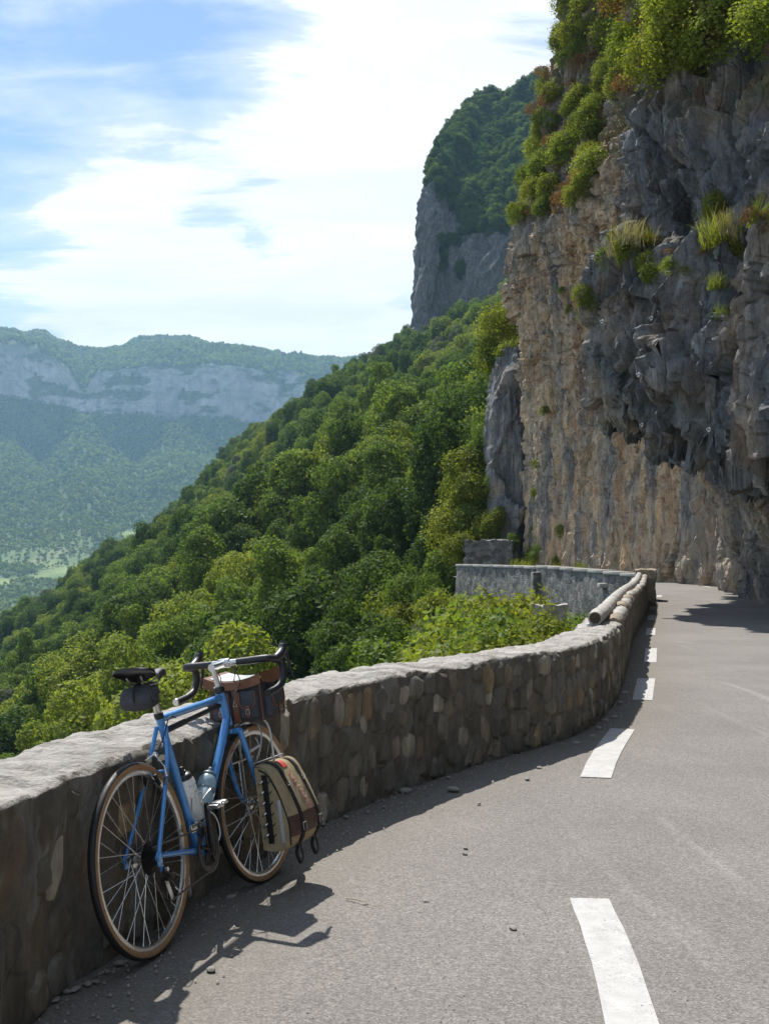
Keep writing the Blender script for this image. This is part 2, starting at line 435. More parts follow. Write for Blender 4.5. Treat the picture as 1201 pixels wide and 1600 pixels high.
def asphalt_material():
    b = NB('asphalt'); v = b.pos(src='World')
    big = b.noise(v, 0.6, 5, 0.6, 0.3)
    chips = b.vor(v, 135.0, 'F1', 1)
    chip = b.n('ShaderNodeSeparateColor', {0: chips}).outputs[0]
    fine = b.noise(v, 160.0, 3, 0.7)
    med = b.noise(v, 26.0, 4, 0.6)
    f = b.math('ADD', b.math('MULTIPLY', chip, 0.45), b.math('MULTIPLY', fine, 0.55))
    c = b.ramp(f, [(0.20, (0.090, 0.084, 0.077)), (0.45, (0.178, 0.164, 0.149)), (0.62, (0.222, 0.204, 0.185)), (0.82, (0.36, 0.335, 0.305))])
    k = b.math('MULTIPLY', b.rng(big, 0.3, 0.7, 0.82, 1.13), b.rng(med, 0.3, 0.7, 0.93, 1.07))
    c = b.mix(1.0, c, b.n('ShaderNodeCombineColor', {0: k, 1: k, 2: k}).outputs[0], 'MULTIPLY')
    # pale scuffs left by tyres, running along the road
    s = b.noise(b.n('ShaderNodeMapping', {'Vector': b.n('ShaderNodeNewGeometry').outputs['Position'], 'Rotation': (0, 0, 0.25), 'Scale': (3.4, 0.28, 1)}).outputs[0], 1.0, 3, 0.5, 0.6)
    sc1 = b.math('MULTIPLY', b.rng(s, 0.60, 0.72), b.rng(b.noise(v, 55, 3), 0.42, 0.6, 0.0, 0.45))
    c = b.mix(sc1, c, (0.46, 0.445, 0.43))
    # dusty dirt swept against the parapet
    d = b.n('ShaderNodeAttribute', attribute_name='dirt').outputs['Fac']
    dm = b.math('MULTIPLY', d, b.rng(b.noise(v, 7.0, 6, 0.65), 0.28, 0.56), True)
    c = b.mix(dm, c, b.ramp(b.noise(v, 70, 4, 0.7), [(0.3, (0.10, 0.088, 0.07)), (0.7, (0.26, 0.235, 0.20))]))
    h = b.math('ADD', b.math('MULTIPLY', b.vor(v, 135.0), 1.0), b.math('MULTIPLY', fine, 0.6))
    return b.principled(c, 0.86, 0, b.bump(h, 0.40, 0.004))
ASPHALT = asphalt_material()

def paint_material():
    b = NB('road_paint'); v = b.pos(src='World')
    wear = b.math('ADD', b.noise(v, 95, 4, 0.7), b.math('MULTIPLY', b.noise(v, 6, 4), 0.5))
    m = b.rng(wear, 0.58, 0.70)
    c = b.mix(m, (0.30, 0.29, 0.28), b.ramp(b.noise(v, 14, 4), [(0.3, (0.43, 0.42, 0.41)), (0.7, (0.54, 0.53, 0.515))]))
    return b.principled(c, 0.7, 0, b.bump(b.noise(v, 140, 3, 0.7), 0.5, 0.004))
PAINT = paint_material()

def masonry(name, kind):
    b = NB(name); v = b.pos(src='World'); st = b.pos((1, 1, 0.3), src='World')
    r = b.rand()
    n = b.noise(v, 5.0, 7, 0.66, 0.3); n2 = b.noise(st, 11, 5, 0.62, 0.4); big = b.noise(v, 1.1, 4, 0.55)
    if kind == 'core':
        up = b.rng(b.n('ShaderNodeSeparateXYZ', {0: b.n('ShaderNodeNewGeometry').outputs['True Normal']}).outputs[2], 0.45, 0.8)
        c = b.ramp(n, [(0.25, (0.085, 0.076, 0.060)), (0.5, (0.165, 0.150, 0.124)), (0.75, (0.31, 0.287, 0.248))])
        och = b.ramp(n2, [(0.3, (0.10, 0.07, 0.030)), (0.7, (0.32, 0.215, 0.10))])
        c = b.mix(b.math('MULTIPLY', b.rng(b.noise(b.pos((1, 1, 0.45), src='World'), 2.6, 6, 0.66, 0.5), 0.46, 0.60), 0.48), c, och)
        bare = b.rng(b.noise(b.pos((1.3, 1.3, 0.7), src='World'), 3.4, 7, 0.68, 0.6), 0.56, 0.63, 0.0, 0.8)
        c = b.mix(bare, c, b.ramp(n2, [(0.3, (0.20, 0.19, 0.17)), (0.7, (0.37, 0.35, 0.315))]))
        moss = b.rng(b.noise(st, 2.3, 5, 0.6), 0.58, 0.72, 0, 0.45)
        c = b.mix(moss, c, (0.085, 0.085, 0.035))
        top = b.ramp(b.noise(b.n('ShaderNodeMapping', {'Vector': b.n('ShaderNodeNewGeometry').outputs['Position'], 'Rotation': (0, 0, 0.35), 'Scale': (0.9, 2.4, 1)}).outputs[0], 3.6, 9, 0.7, 0.8), [(0.24, (0.17, 0.155, 0.13)), (0.40, (0.34, 0.315, 0.28)), (0.56, (0.54, 0.505, 0.46)), (0.8, (0.68, 0.645, 0.60))])
        lich = b.rng(b.noise(v, 13, 6, 0.72), 0.54, 0.66, 0, 0.6)
        top = b.mix(lich, top, (0.15, 0.14, 0.12))
        c = b.mix(up, c, top)
        hh = b.math('ADD', b.noise(v, 9, 9, 0.68, 0.3), b.math('MULTIPLY', b.noise(v, 45, 5, 0.6), 0.35))
        return b.principled(c, 0.93, 0, b.bump(hh, 1.0, 0.06))
    if kind == 'stone':
        c = b.ramp(n2, [(0.22, (0.085, 0.076, 0.060)), (0.42, (0.16, 0.147, 0.123)), (0.60, (0.25, 0.232, 0.20)), (0.80, (0.40, 0.376, 0.33))])
        t = b.ramp(r, [(0.0, (0.55, 0.52, 0.46)), (0.3, (0.95, 0.93, 0.88)), (0.5, (1.02, 0.93, 0.78)), (0.64, (0.72, 0.74, 0.72)), (0.82, (1.65, 1.60, 1.48)), (0.93, (1.30, 1.02, 0.68)), (1.0, (0.66, 0.63, 0.58))], 'CONSTANT')
        c = b.mix(1.0, c, t, 'MULTIPLY')
        smear = b.rng(b.noise(st, 4.0, 6, 0.65, 0.4), 0.46, 0.58, 0.0, 0.62)
        c = b.mix(smear, c, b.ramp(n, [(0.3, (0.080, 0.070, 0.052)), (0.7, (0.20, 0.18, 0.145))]))
        return b.principled(c, 0.92, 0, b.bump(b.math('ADD', b.noise(st, 20, 7, 0.65), b.math('MULTIPLY', b.noise(v, 60, 4), 0.5)), 0.75, 0.02))
    # far rendered masonry, small stones read only as texture
    e = b.vor(b.pos((1, 1, 1.4), src='World'), 3.2, 'F1', 1); e = b.n('ShaderNodeSeparateColor', {0: e}).outputs[0]
    jt = b.rng(b.vor(b.pos((1, 1, 1.4), src='World'), 3.2, 'DISTANCE_TO_EDGE'), 0.0, 0.08)
    c = b.ramp(b.math('ADD', b.math('MULTIPLY', e, 0.4), b.math('MULTIPLY', n2, 0.6)), [(0.25, (0.075, 0.073, 0.066)), (0.5, (0.15, 0.146, 0.135)), (0.75, (0.27, 0.262, 0.245))])
    c = b.mix(b.rng(b.noise(st, 1.2, 6, 0.65), 0.5, 0.7, 0, 0.6), c, (0.085, 0.083, 0.075))
    hh = b.math('ADD', b.math('MULTIPLY', jt, 0.5), n)
    return b.principled(c, 0.93, 0, b.bump(hh, 0.7, 0.06))
WALLCORE, STONE, FARWALL = masonry('wall_mortar', 'core'), masonry('wall_stone', 'stone'), masonry('old_masonry', 'far')
CONCRETE = plain('weathered_concrete', (0.40, 0.375, 0.34), 0.9, 0, 0.3, 9, 0.6, 0.01)
PIERSTONE = plain('brown_stone', (0.30, 0.245, 0.18), 0.9, 0, 0.35, 7, 0.6, 0.02)
PEBBLE = plain('pebble', (0.31, 0.285, 0.25), 0.9, 0, 0.3, 60, 0.5, 0.003)

def soil_material():
    b = NB('woodland_floor'); v = b.pos(src='World')
    c = b.ramp(b.noise(v, 0.8, 6, 0.65), [(0.3, (0.022, 0.03, 0.012)), (0.5, (0.05, 0.062, 0.02)), (0.7, (0.07, 0.08, 0.028)), (0.9, (0.10, 0.10, 0.05))])
    return b.principled(c, 0.95, 0, b.bump(b.noise(v, 3, 6), 0.6, 0.1))
SOIL = soil_material()

def leaf_material(name, a, bcol, trans=0.45, tcol=1.25):
    b = NB(name); r = b.rand()
    v = b.pos()
    n = b.noise(v, 0.9, 3)
    f = b.math('ADD', b.math('MULTIPLY', n, 0.9), b.math('MULTIPLY', r, 0.35))
    c = b.ramp(f, [(0.30, a), (0.85, bcol)])
    fine = b.rng(b.noise(v, 13, 2), 0.3, 0.7, 0.75, 1.25)
    c = b.mix(1.0, c, b.n('ShaderNodeCombineColor', {0: fine, 1: fine, 2: fine}).outputs[0], 'MULTIPLY')
    ct = b.mix(1.0, c, (tcol * 1.15, tcol * 1.2, tcol * 0.55), 'MULTIPLY')
    d = b.n('ShaderNodeBsdfDiffuse', {'Color': c}); t = b.n('ShaderNodeBsdfTranslucent', {'Color': ct})
    g = b.n('ShaderNodeBsdfGlossy', {'Color': (0.5, 0.55, 0.5, 1), 'Roughness': 0.5})
    m = b.n('ShaderNodeMixShader', {0: trans, 1: d.outputs[0], 2: t.outputs[0]})
    m2 = b.n('ShaderNodeMixShader', {0: 0.018, 1: m.outputs[0], 2: g.outputs[0]})
    b.t.links.new(m2.outputs[0], b.out.inputs[0]); return b.m
LEAF = {
    'deep': leaf_material('leaf_deep', (0.038, 0.070, 0.018), (0.095, 0.146, 0.034)),
    'mid': leaf_material('leaf_mid', (0.074, 0.124, 0.026), (0.172, 0.232, 0.046)),
    'yellow': leaf_material('leaf_yellow', (0.125, 0.166, 0.028), (0.262, 0.296, 0.055)),
    'grey': leaf_material('leaf_grey', (0.10, 0.115, 0.07), (0.22, 0.235, 0.16), 0.25, 1.0),
    'shrub': leaf_material('leaf_shrub', (0.105, 0.140, 0.022), (0.250, 0.262, 0.042)),
    'dry': leaf_material('leaf_dry', (0.16, 0.085, 0.035), (0.36, 0.20, 0.075), 0.3, 0.9),
    'straw': leaf_material('leaf_straw', (0.28, 0.24, 0.13), (0.48, 0.43, 0.27), 0.3, 0.9),
}
BARK = plain('bark', (0.10, 0.085, 0.065), 0.95, 0, 0.3, 8)

# ------------------------------------------------------------------ plan of the road, parapet and cliff
WALL = Path([(-1.62, -5.0), (-1.42, -1.0), (-1.25, 2.0), (-1.10, 3.6), (-0.96, 4.3), (-0.344, 6.37), (0.52, 8.02), (1.12, 8.88), (1.60, 9.68), (2.09, 11.1), (2.70, 13.5),
             (3.72, 18.0), (4.80, 22.6), (6.25, 28.5), (7.75, 35.0)], 0.05)
PIER = np.array((7.86, 35.7))
FAR = Path([(8.0, 36.2), (7.75, 38.0), (7.2, 42.0), (6.35, 48.0), (5.4, 54.0), (4.15, 60.0), (3.9, 61.5)], 0.1)
FOOT = [(9.6, -10), (9.6, 8), (9.9, 18), (10.2, 24), (10.5, 29), (10.9, 33.5), (11.6, 38), (12.2, 42), (12.5, 45.5), (12.3, 50), (10.8, 56), (9.0, 61), (7.5, 64.8), (7.3, 67.5), (9, 73), (16, 86)]
FOOTP = Path(FOOT, 0.1)

# road sheet
ny = 330
ys = np.r_[np.linspace(-5, 14, 190), np.linspace(14.15, 66, ny - 190)]
wl_pts = WALL.at(np.linspace(0, WALL.length, 3000)); fr_pts = FAR.at(np.linspace(0, FAR.length, 900))
lx_all = np.r_[wl_pts[:, 0] - 0.10, fr_pts[:, 0] - 0.10]; ly_all = np.r_[wl_pts[:, 1], fr_pts[:, 1]]
left = np.interp(ys, ly_all, lx_all)
fc = FOOTP.c; right = np.interp(ys, fc[:, 1], fc[:, 0]) + 1.2
nx = 90
tt = np.linspace(0, 1, nx) ** 1.6
X = left[:, None] + (right - left)[:, None] * tt; Y = np.repeat(ys[:, None], nx, 1)
Z = road_z(Y) + 0.010 * fbm(np.stack((X * 0.6, Y * 0.6, X * 0), -1), 3, 5)
me = mesh_from('road', np.stack((X, Y, Z), -1), grid_faces(ny, nx)[:, ::-1].copy(), [ASPHALT], 180)
dirt = np.clip(1 - (X - left[:, None] - 0.1) / 0.75, 0, 1) * 1.25 + np.clip(1 - (right[:, None] - 1.3 - X) / 0.9, 0, 1)
me.attributes.new('dirt', 'FLOAT', 'POINT').data.foreach_set('value', dirt.ravel())
road = struct(link('road', me))

def dash(p0, p1, w, parent=road, n=8, pm=None):
    """a painted dash following the edge line"""
    pts = [p0, p1] if pm is None else [p0, pm, p1]
    c = catmull(pts, np.linspace(0, len(pts) - 1, n)); V = []
    for i in range(n):
        t = c[min(i + 1, n - 1)] - c[max(i - 1, 0)]; t = t[:2] / np.linalg.norm(t[:2]); r = np.array((t[1], -t[0]))
        for s in (-1, -0.5, 0, 0.5, 1):
            q = c[i][:2] + r * s * w / 2 * (1 + 0.03 * random.uniform(-1, 1))
            zz = float(road_z(q[1])) + 0.010 * float(fbm(np.array([[q[0] * 0.6, q[1] * 0.6, 0.0]]), 3, 5)[0])
            V.append((q[0], q[1], zz + 0.005))
    return link('painted_dash', mesh_from('painted_dash', V, grid_faces(n, 5)[:, ::-1].copy(), [PAINT], 180), parent)
for a, m, b_, w in [((1000, 1650), (955, 1490), (920, 1405), 0.165), ((930, 1216), (946, 1180), (972, 1140), 0.20), ((1003, 1094), None, (1009, 1061), 0.20),
                 ((1015, 1035), None, (1017, 1013), 0.17), ((1015.5, 993), None, (1016.5, 982), 0.17), ((1017, 969), None, (1018, 961), 0.17),
                 ((1019, 953), None, (1020, 948), 0.17), ((1022, 941), None, (1024, 937), 0.17), ((1028, 933), None, (1030, 930), 0.17),
                 ((1198, 940), None, (1180, 934), 0.16), ((1166, 930), None, (1150, 926), 0.16), ((1136, 923.5), None, (1122, 920.5), 0.16), ((1109, 918), None, (1096, 915.5), 0.16)]:
    dash(G(*a), G(*b_), w, pm=None if m is None else G(*m))

# ------------------------------------------------------------------ stone parapet
WH, WT = 0.70, 0.44
def sweep_wall(path, s_list, prof_fn, mat, name, parent=None, deg=60):
    """prof_fn(s) -> (offset to the right of the path, z) rows; the path is the foot of the inner face"""
    rows = []
    for s in s_list:
        c = path.at(s); r = path.right(s); pr = prof_fn(s)
        rows.append([(c[0] + r[0] * o, c[1] + r[1] * o, z) for o, z in pr])
    V = np.array(rows)
    return V
sL = np.r_[np.arange(0, WALL.s_at_y(2.0), 0.12), np.arange(WALL.s_at_y(2.0), WALL.s_at_y(14), 0.028), np.arange(WALL.s_at_y(14), WALL.length, 0.09), WALL.length]
def prof_near(s):
    z0 = float(road_z(WALL.at(s)[1]))
    a = [(0.0, z) for z in np.linspace(-0.08, WH - 0.02, 22)]
    a += [(-0.02 + 0.02 * math.cos(t), WH - 0.02 + 0.02 * math.sin(t)) for t in np.linspace(0.3, 1.5, 3)]
    a += [(-x, WH + 0.012 * math.sin(x / WT * 3.1)) for x in np.linspace(0.035, WT - 0.03, 16)]
    a += [(-WT, WH - 0.03)] + [(-WT - 0.10 * (WH - z), z) for z in np.linspace(WH - 0.12, -1.6, 8)]
    return [(o, z + z0) for o, z in a]
V = sweep_wall(WALL, sL, prof_near, None, '')
fu = np.gradient(V, axis=0); fv = np.gradient(V, axis=1); N = np.cross(fu, fv); N /= np.linalg.norm(N, axis=-1, keepdims=True) + 1e-9
# outward = away from the wall's middle
mid = np.array([np.r_[WALL.at(s) - WALL.right(s) * WT / 2, WH / 2] for s in sL])[:, None, :]
sg = np.sign(((V - mid) * N).sum(-1, keepdims=True)); N = N * np.where(np.abs(sg) > 0, sg, 1)
Ps = V * np.array((1, 1, 0.55))
face = (np.arange(V.shape[1]) < 24)[None, :]
d = 0.020 * fbm(V * 3.2, 5, 21, 0.6) + 0.014 * fbm(V * np.array((9, 9, 6)), 4, 31, 0.6)
wd, wv, we = worley(Ps * 5.2, 40)
d = d + np.where(face, 0.030 * (wv - 0.5) * smooth(0.02, 0.2, we), 0.016 * fbm(V * np.array((5, 2.2, 5)), 4, 77, 0.65, True) + 0.008 * facets(V * np.array((2.6, 5.0, 1.0)), 78)[0])
edge = np.exp(-((np.arange(V.shape[1]) - 24.0) / 2.2) ** 2)[None, :]
chip = np.clip(fbm(V * np.array((3.5, 3.5, 0.5)), 4, 55) - 0.05, 0, 1)
V2 = V + N * d[..., None]
V2[..., 2] -= edge * chip * 0.06
V2[..., 2] += (0.010 * fbm(V * np.array((1.6, 1.6, 0)), 3, 66)) * smooth(0.3, 0.7, V[..., 2])
parapet = thing('stone_parapet', 'long curved rubble stone parapet with weathered grey top, bicycle leaning on it', 'wall', (-1.1, 3.6, 0))
core = link('mortared_core', mesh_from('mortared_core', V2 - np.array((-1.1, 3.6, 0)), grid_faces(*V2.shape[:2]), [WALLCORE], 75), parapet)
# individual face stones, bedded in the mortar
def stone_mesh(seed):
    r_ = random.Random(seed); n = 11
    ang = [2 * math.pi * (i + r_.uniform(-0.28, 0.28)) / n for i in range(n)]
    rad = [1 + r_.uniform(-0.22, 0.16) for _ in range(n)]
    V, F = [], []
    for k, (sx, dep) in enumerate(((1.0, -1.0), (0.95, 0.25), (0.70, 0.9))):
        for a, q in zip(ang, rad):
            ca, sa = math.cos(a), math.sin(a)
            ca = math.copysign(abs(ca) ** 0.75, ca); sa = math.copysign(abs(sa) ** 0.75, sa)
            V.append((ca * q * sx, dep * (1 + r_.uniform(-0.3, 0.3)), sa * q * sx))
    V.append((r_.uniform(-.2, .2), 1.0 + r_.uniform(-.25, .25), r_.uniform(-.2, .2)))
    for k in range(2):
        for i in range(n): F.append((k * n + i, k * n + (i + 1) % n, (k + 1) * n + (i + 1) % n, (k + 1) * n + i))
    for i in range(n): F.append((2 * n + i, 2 * n + (i + 1) % n, 3 * n))
    me = bpy.data.meshes.new('stone'); me.from_pydata(V, [], F)
    bm = bmesh.new(); bm.from_mesh(me); bmesh.ops.recalc_face_normals(bm, faces=bm.faces); bm.to_mesh(me); bm.free()
    me.materials.append(STONE); me.shade_smooth(); me.set_sharp_from_angle(angle=math.radians(50)); return me
SM = [stone_mesh(i) for i in range(16)]
s0, s1 = WALL.s_at_y(3.1), WALL.s_at_y(13.2)
count = 0
rows = 4
for r_i in range(rows):
    s = s0 + random.uniform(0, 0.15)
    while s < s1 and count < 298:
        w = random.choice((random.uniform(0.06, 0.11), random.uniform(0.10, 0.17), random.uniform(0.13, 0.21))); hgt = WH / rows
        if random.random() < (0.55 if WALL.at(s)[1] < 6.2 else 0.93):
            z = (r_i + 0.5) * hgt + random.uniform(-0.05, 0.05)
            hh = hgt * random.uniform(0.32, 0.66)
            z = min(max(z, hh * 0.9), WH - hh - 0.015)
            c = WALL.at(s + w / 2); rt = WALL.right(s + w / 2)
            o = link('stone', random.choice(SM), parapet)
            dep = random.uniform(0.011, 0.030)
            o.matrix_local = Matrix(((rt[1], rt[0], 0, c[0] + 1.1), (-rt[0], rt[1], 0, c[1] - 3.6), (0, 0, 1, z), (0, 0, 0, 1))) @ Matrix.Rotation(random.uniform(-0.35, 0.35), 4, 'Y') @ Matrix.Diagonal((w * 0.54, dep, hh, 1))
            count += 1
        s += w + random.uniform(0.0, 0.03)
print('stones', count)
# rounded concrete coping lengths on the far stretch: an outer rail and a lower inner row
rail = thing('concrete_coping_rail', 'round weathered concrete tube rail lying along the far stretch of parapet', 'rail', (2.2, 12.0, 0.7))
sa, sb = WALL.s_at_y(12.2), WALL.s_at_y(34.6)
def on_wall(s, off, dz):
    c = WALL.at(s); r = WALL.right(s); return np.array((c[0] + r[0] * off - 2.2, c[1] + r[1] * off - 12.0, float(road_z(c[1])) + WH + dz - 0.7))
cuts = np.linspace(sa, sb, 10)
for i in range(9):
    ss = np.linspace(cuts[i] + 0.02, cuts[i + 1] - 0.02, 7)
    m = MB(); rr = [0.072, 0.082, 0.080, 0.079, 0.080, 0.082, 0.072]
    m.tube([on_wall(q, -0.225, 0.098 + 0.008 * math.sin(9 * q)) for q in ss], rr, 16)
    m.build('coping_tube', CONCRETE, rail, 50)
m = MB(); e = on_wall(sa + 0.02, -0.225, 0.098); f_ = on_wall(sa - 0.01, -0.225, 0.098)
m.tube([f_, e], [0.056, 0.059], 14); m.build('hollow_shade_disc', plain('hollow_shade', (0.05, 0.035, 0.025), 0.95), rail)  # solid dark disc; the shade inside the tube end is put into its colour
m = MB(); q = on_wall(sa + 0.08, -0.27, -0.02); m.box(q, (0.10, 0.14, 0.12), bev=0.015); m.build('mortar_bed', CONCRETE, rail)
kerb = thing('inner_coping', 'lumpy weathered inner coping stones beside the concrete tube rail', 'coping', (2.2, 12.0, 0.7))
cuts = np.linspace(sa + 0.9, sb, 24)
for i in range(23):
    ss = np.linspace(cuts[i] + 0.015, cuts[i + 1] - 0.015, 5); jz = random.uniform(-0.025, 0.03)
    m = MB(); k = random.uniform(0.9, 1.12)
    m.tube([on_wall(q_, -0.075 + random.uniform(-.008, .008), 0.018 + jz) for q_ in ss], [0.06 * k, 0.085 * k, 0.09 * k, 0.085 * k, 0.06 * k], 10)
    m.build('coping_stone', CONCRETE if i % 3 else PIERSTONE, kerb, 60)

# corner pier where the parapet turns
def rough_block(name, c, size, mat, seed, amp=0.03, n=10, rz=0.0):
    bm = bmesh.new(); bmesh.ops.create_cube(bm, size=1.0); bmesh.ops.subdivide_edges(bm, edges=list(bm.edges), cuts=n, use_grid_fill=True)
    R = Matrix.Rotation(rz, 3, 'Z')
    co = np.array([v.co for v in bm.verts]); nn = co / np.maximum(np.abs(co).max(1, keepdims=True), 1e-6); nn = np.sign(nn) * np.abs(nn) ** 6; nn /= np.linalg.norm(nn, axis=1, keepdims=True)
    q = co * np.array(size); q = q + nn * (amp * fbm(q * 3.5 + seed * 7.1, 4, seed))[:, None]
    for v, p_ in zip(bm.verts, q): v.co = R @ Vector(p_)
    me = bpy.data.meshes.new(name); bm.to_mesh(me); bm.free(); me.materials.append(mat); me.shade_smooth(); me.set_sharp_from_angle(angle=math.radians(55))
    o = link(name, me); o.location = c; return o
zp = float(road_z(PIER[1]))
pier = rough_block('corner_pier', (PIER[0], PIER[1], zp + 0.22), (0.58, 1.0, 1.36), PIERSTONE, 3, 0.11, 10, -0.22)
tag(pier, 'brown stone pier where the parapet turns the corner under the cliff', 'pier')

# far retaining wall with its parapet, two lengths with a step between
def far_wall(y0, y1, top, name, label, tk=0.40):
    sa_, sb_ = float(np.interp(y0, FAR.c[:, 1], FAR.d)), float(np.interp(y1, FAR.c[:, 1], FAR.d))
    root = thing(name, label, 'wall', tuple(np.r_[FAR.at(sa_), 0.3]))
    base = np.r_[FAR.at(sa_), 0.3]
    n = int((sb_ - sa_) / 0.12) + 2; ss = np.linspace(sa_, sb_, n); rows = []
    for s in ss:
        c, r = FAR.at(s), FAR.right(s); z0 = float(road_z(c[1])); pr = [(tk / 2, z) for z in np.linspace(z0 - 0.05, z0 + top, 6)] + [(-tk / 2 - 0.06 * (top + z0 - z), z) for z in np.linspace(z0 + top, -7, 64)]
        rows.append([(c[0] + r[0] * o, c[1] + r[1] * o, z) for o, z in pr])
    Vw = np.array(rows); dd = 0.05 * fbm(Vw * 1.3, 5, 90) + 0.02 * (worley(Vw * np.array((2.5, 2.5, 3.5)), 8)[1] - 0.5)
    Vw[:, 6:, 0] -= dd[:, 6:]
    o = link('masonry_face', mesh_from(name, Vw - base, grid_faces(*Vw.shape[:2]), [FARWALL], 70), root)
    # coping slabs
    L = 1.6; k = max(1, int((sb_ - sa_) / L))
    for i in range(k):
        q0, q1 = sa_ + (sb_ - sa_) * i / k + 0.008, sa_ + (sb_ - sa_) * (i + 1) / k - 0.008
        a, b_ = FAR.at(q0), FAR.at(q1); c = (a + b_) / 2; ang = math.atan2(-(b_[0] - a[0]), b_[1] - a[1])
        mm = MB(); R = np.array(Matrix.Rotation(ang, 3, 'Z'))
        mm.box((0, 0, 0), (tk + 0.10, float(np.linalg.norm(b_ - a)), 0.11), R, 0.015)
        ob = mm.build('coping_slab', CONCRETE, root); ob.location = Vector(np.r_[c, float(road_z(c[1])) + top + 0.058 + random.uniform(-.006, .006)] - base)
    return root, base
fw1, fb1 = far_wall(36.3, 48.0, 0.66, 'retaining_wall', 'grey masonry retaining wall beyond the concrete rail, nearer length with thick coping')
fw2, fb2 = far_wall(48.15, 61.4, 0.60, 'retaining_wall', 'grey retaining wall length farther left, running behind the green shrubs')
m = MB(); c = P(841, 888, 47.6) - fb1 + np.array((0, 0, -1.85)); m.box(c, (0.55, 0.7, 3.4), bev=0.05); m.build('buttress', FARWALL, fw1)
m = MB(); c = P(966, 915, 39.5) - fb1; m.box(c, (1.35, 0.5, 0.15), bev=0.02); m.build('ledge_slab', CONCRETE, fw1)
for i in range(0):
    m = MB(); c = P(975 - 6 * i, 926 + 11 * i, 39.2 - 0.25 * i) - fb1; m.box(c, (0.75, 0.6, 0.26), bev=0.03); m.build('step_block', FARWALL if i % 2 else CONCRETE, fw1)
# small dark wall at the foot of the second buttress
lw = rough_block('low_masonry_wall', tuple(P(764, 868, 66.5)), (2.7, 0.7, 1.7), FARWALL, 9, 0.16, 14, -0.25)
tag(lw, 'short dark stone wall at the cliff foot above the far retaining wall', 'wall')
bo = rough_block('boulder', tuple(P(858, 960, 31.0)), (0.7, 0.6, 0.5), CONCRETE, 14, 0.14, 10, 0.4)
tag(bo, 'pale boulder among shrubs below the far retaining wall', 'boulder')

# ------------------------------------------------------------------ the cliff over the road
def station(B, U, zs, ledge, rim, back, top=29.0):
    B, U, k = np.array(B, float), np.array(U, float), np.array(back, float); k /= np.linalg.norm(k)
    z0 = float(road_z(B[1])) - 0.15
    mixp = lambda f: B + (U - B) * f
    pl = [(B, z0), (B + k * 0.15, z0 + 1.5), (mixp(0.05), zs * 0.66), (mixp(0.34), zs - 0.25), (mixp(0.94), zs), (mixp(1.0), zs + 0.45),
          (U + k * 0.05, ledge), (U + k * 0.95, ledge + 0.45), (U + k * 1.25, rim), (U + k * 3.6, rim + (top - rim) * 0.42), (U + k * 8.0, top)]
    return [np.r_[p, z] for p, z in pl]
def vertical(B, zlip, back, lean=0.0, top=31.0):
    B, k = np.array(B, float), np.array(back, float); k /= np.linalg.norm(k); z0 = float(road_z(B[1])) - 0.15
    offs = [(0, 0), (0.25, 0.09), (0.35, 0.19), (0.30, 0.31), (0.25, 0.44), (0.2, 0.57), (0.15, 0.71), (0.0, 0.84), (-0.75 - lean, 1.0)]
    pl = [(B + k * o, z0 + (zlip - z0) * f) for o, f in offs]
    pl += [(B + k * 1.9, zlip + (top - zlip) * 0.40), (B + k * 4.4, top)]
    return [np.r_[p, z] for p, z in pl]
ST = [station((9.6, -10), (7.8, -10), 4.0, 8.0, 12.0, (1, 0)), station((9.6, 8), (8.2, 8), 3.8, 7.6, 11.6, (1, 0)), station((9.9, 18), (8.2, 17), 3.5, 7.5, 11.6, (1, 0.1)),
      station((10.2, 24), (7.8, 23), 3.05, 7.5, 10.2, (1, 0.3)), station((10.5, 29), (7.3, 25.8), 3.45, 8.0, 11.0, (1, 0.45)), station((10.9, 33.5), (6.7, 28.4), 4.35, 8.6, 12.0, (1, 0.5)),
      station((11.6, 38), (5.9, 30.6), 5.2, 9.3, 13.4, (1, 0.6)), station((12.2, 42), (6.5, 33.6), 5.5, 10.2, 15.0, (1, 0.4)), station((12.5, 45.5), (9.9, 42.0), 6.6, 11.5, 16.5, (1, 0.2)),
      vertical((12.3, 50), 18.5, (1, 0.3)), vertical((10.8, 56), 19.3, (1, 0.36)), vertical((9.6, 61), 19.3, (1, 0.40), 0.0), vertical((8.5, 64.8), 19.4, (1, 0.35), 0.0, 34), vertical((8.4, 67.5), 19.2, (1, 0.0), 0.0, 38),
      vertical((9, 73), 18.0, (0.6, -0.8), 0, 42), vertical((16, 86), 16.0, (0.6, -0.8), 0, 46)]
ST = np.array(ST)                                    # station, level, xyz
du = [10, 18, 30, 62, 62, 62, 44, 50, 50, 64, 64, 56, 44, 22, 10]
dv = [22, 26, 36, 40, 24, 52, 24, 60, 50, 46]
tu = np.concatenate([np.linspace(i, i + 1, n, endpoint=False) for i, n in enumerate(du)] + [[len(du)]])
tv = np.concatenate([np.linspace(i, i + 1, n, endpoint=False) for i, n in enumerate(dv)] + [[len(dv)]])
A = np.stack([catmull(ST[:, k], tu) for k in range(ST.shape[1])], 1)
CL0 = np.stack([catmull(A[i], tv) for i in range(len(tu))], 0)
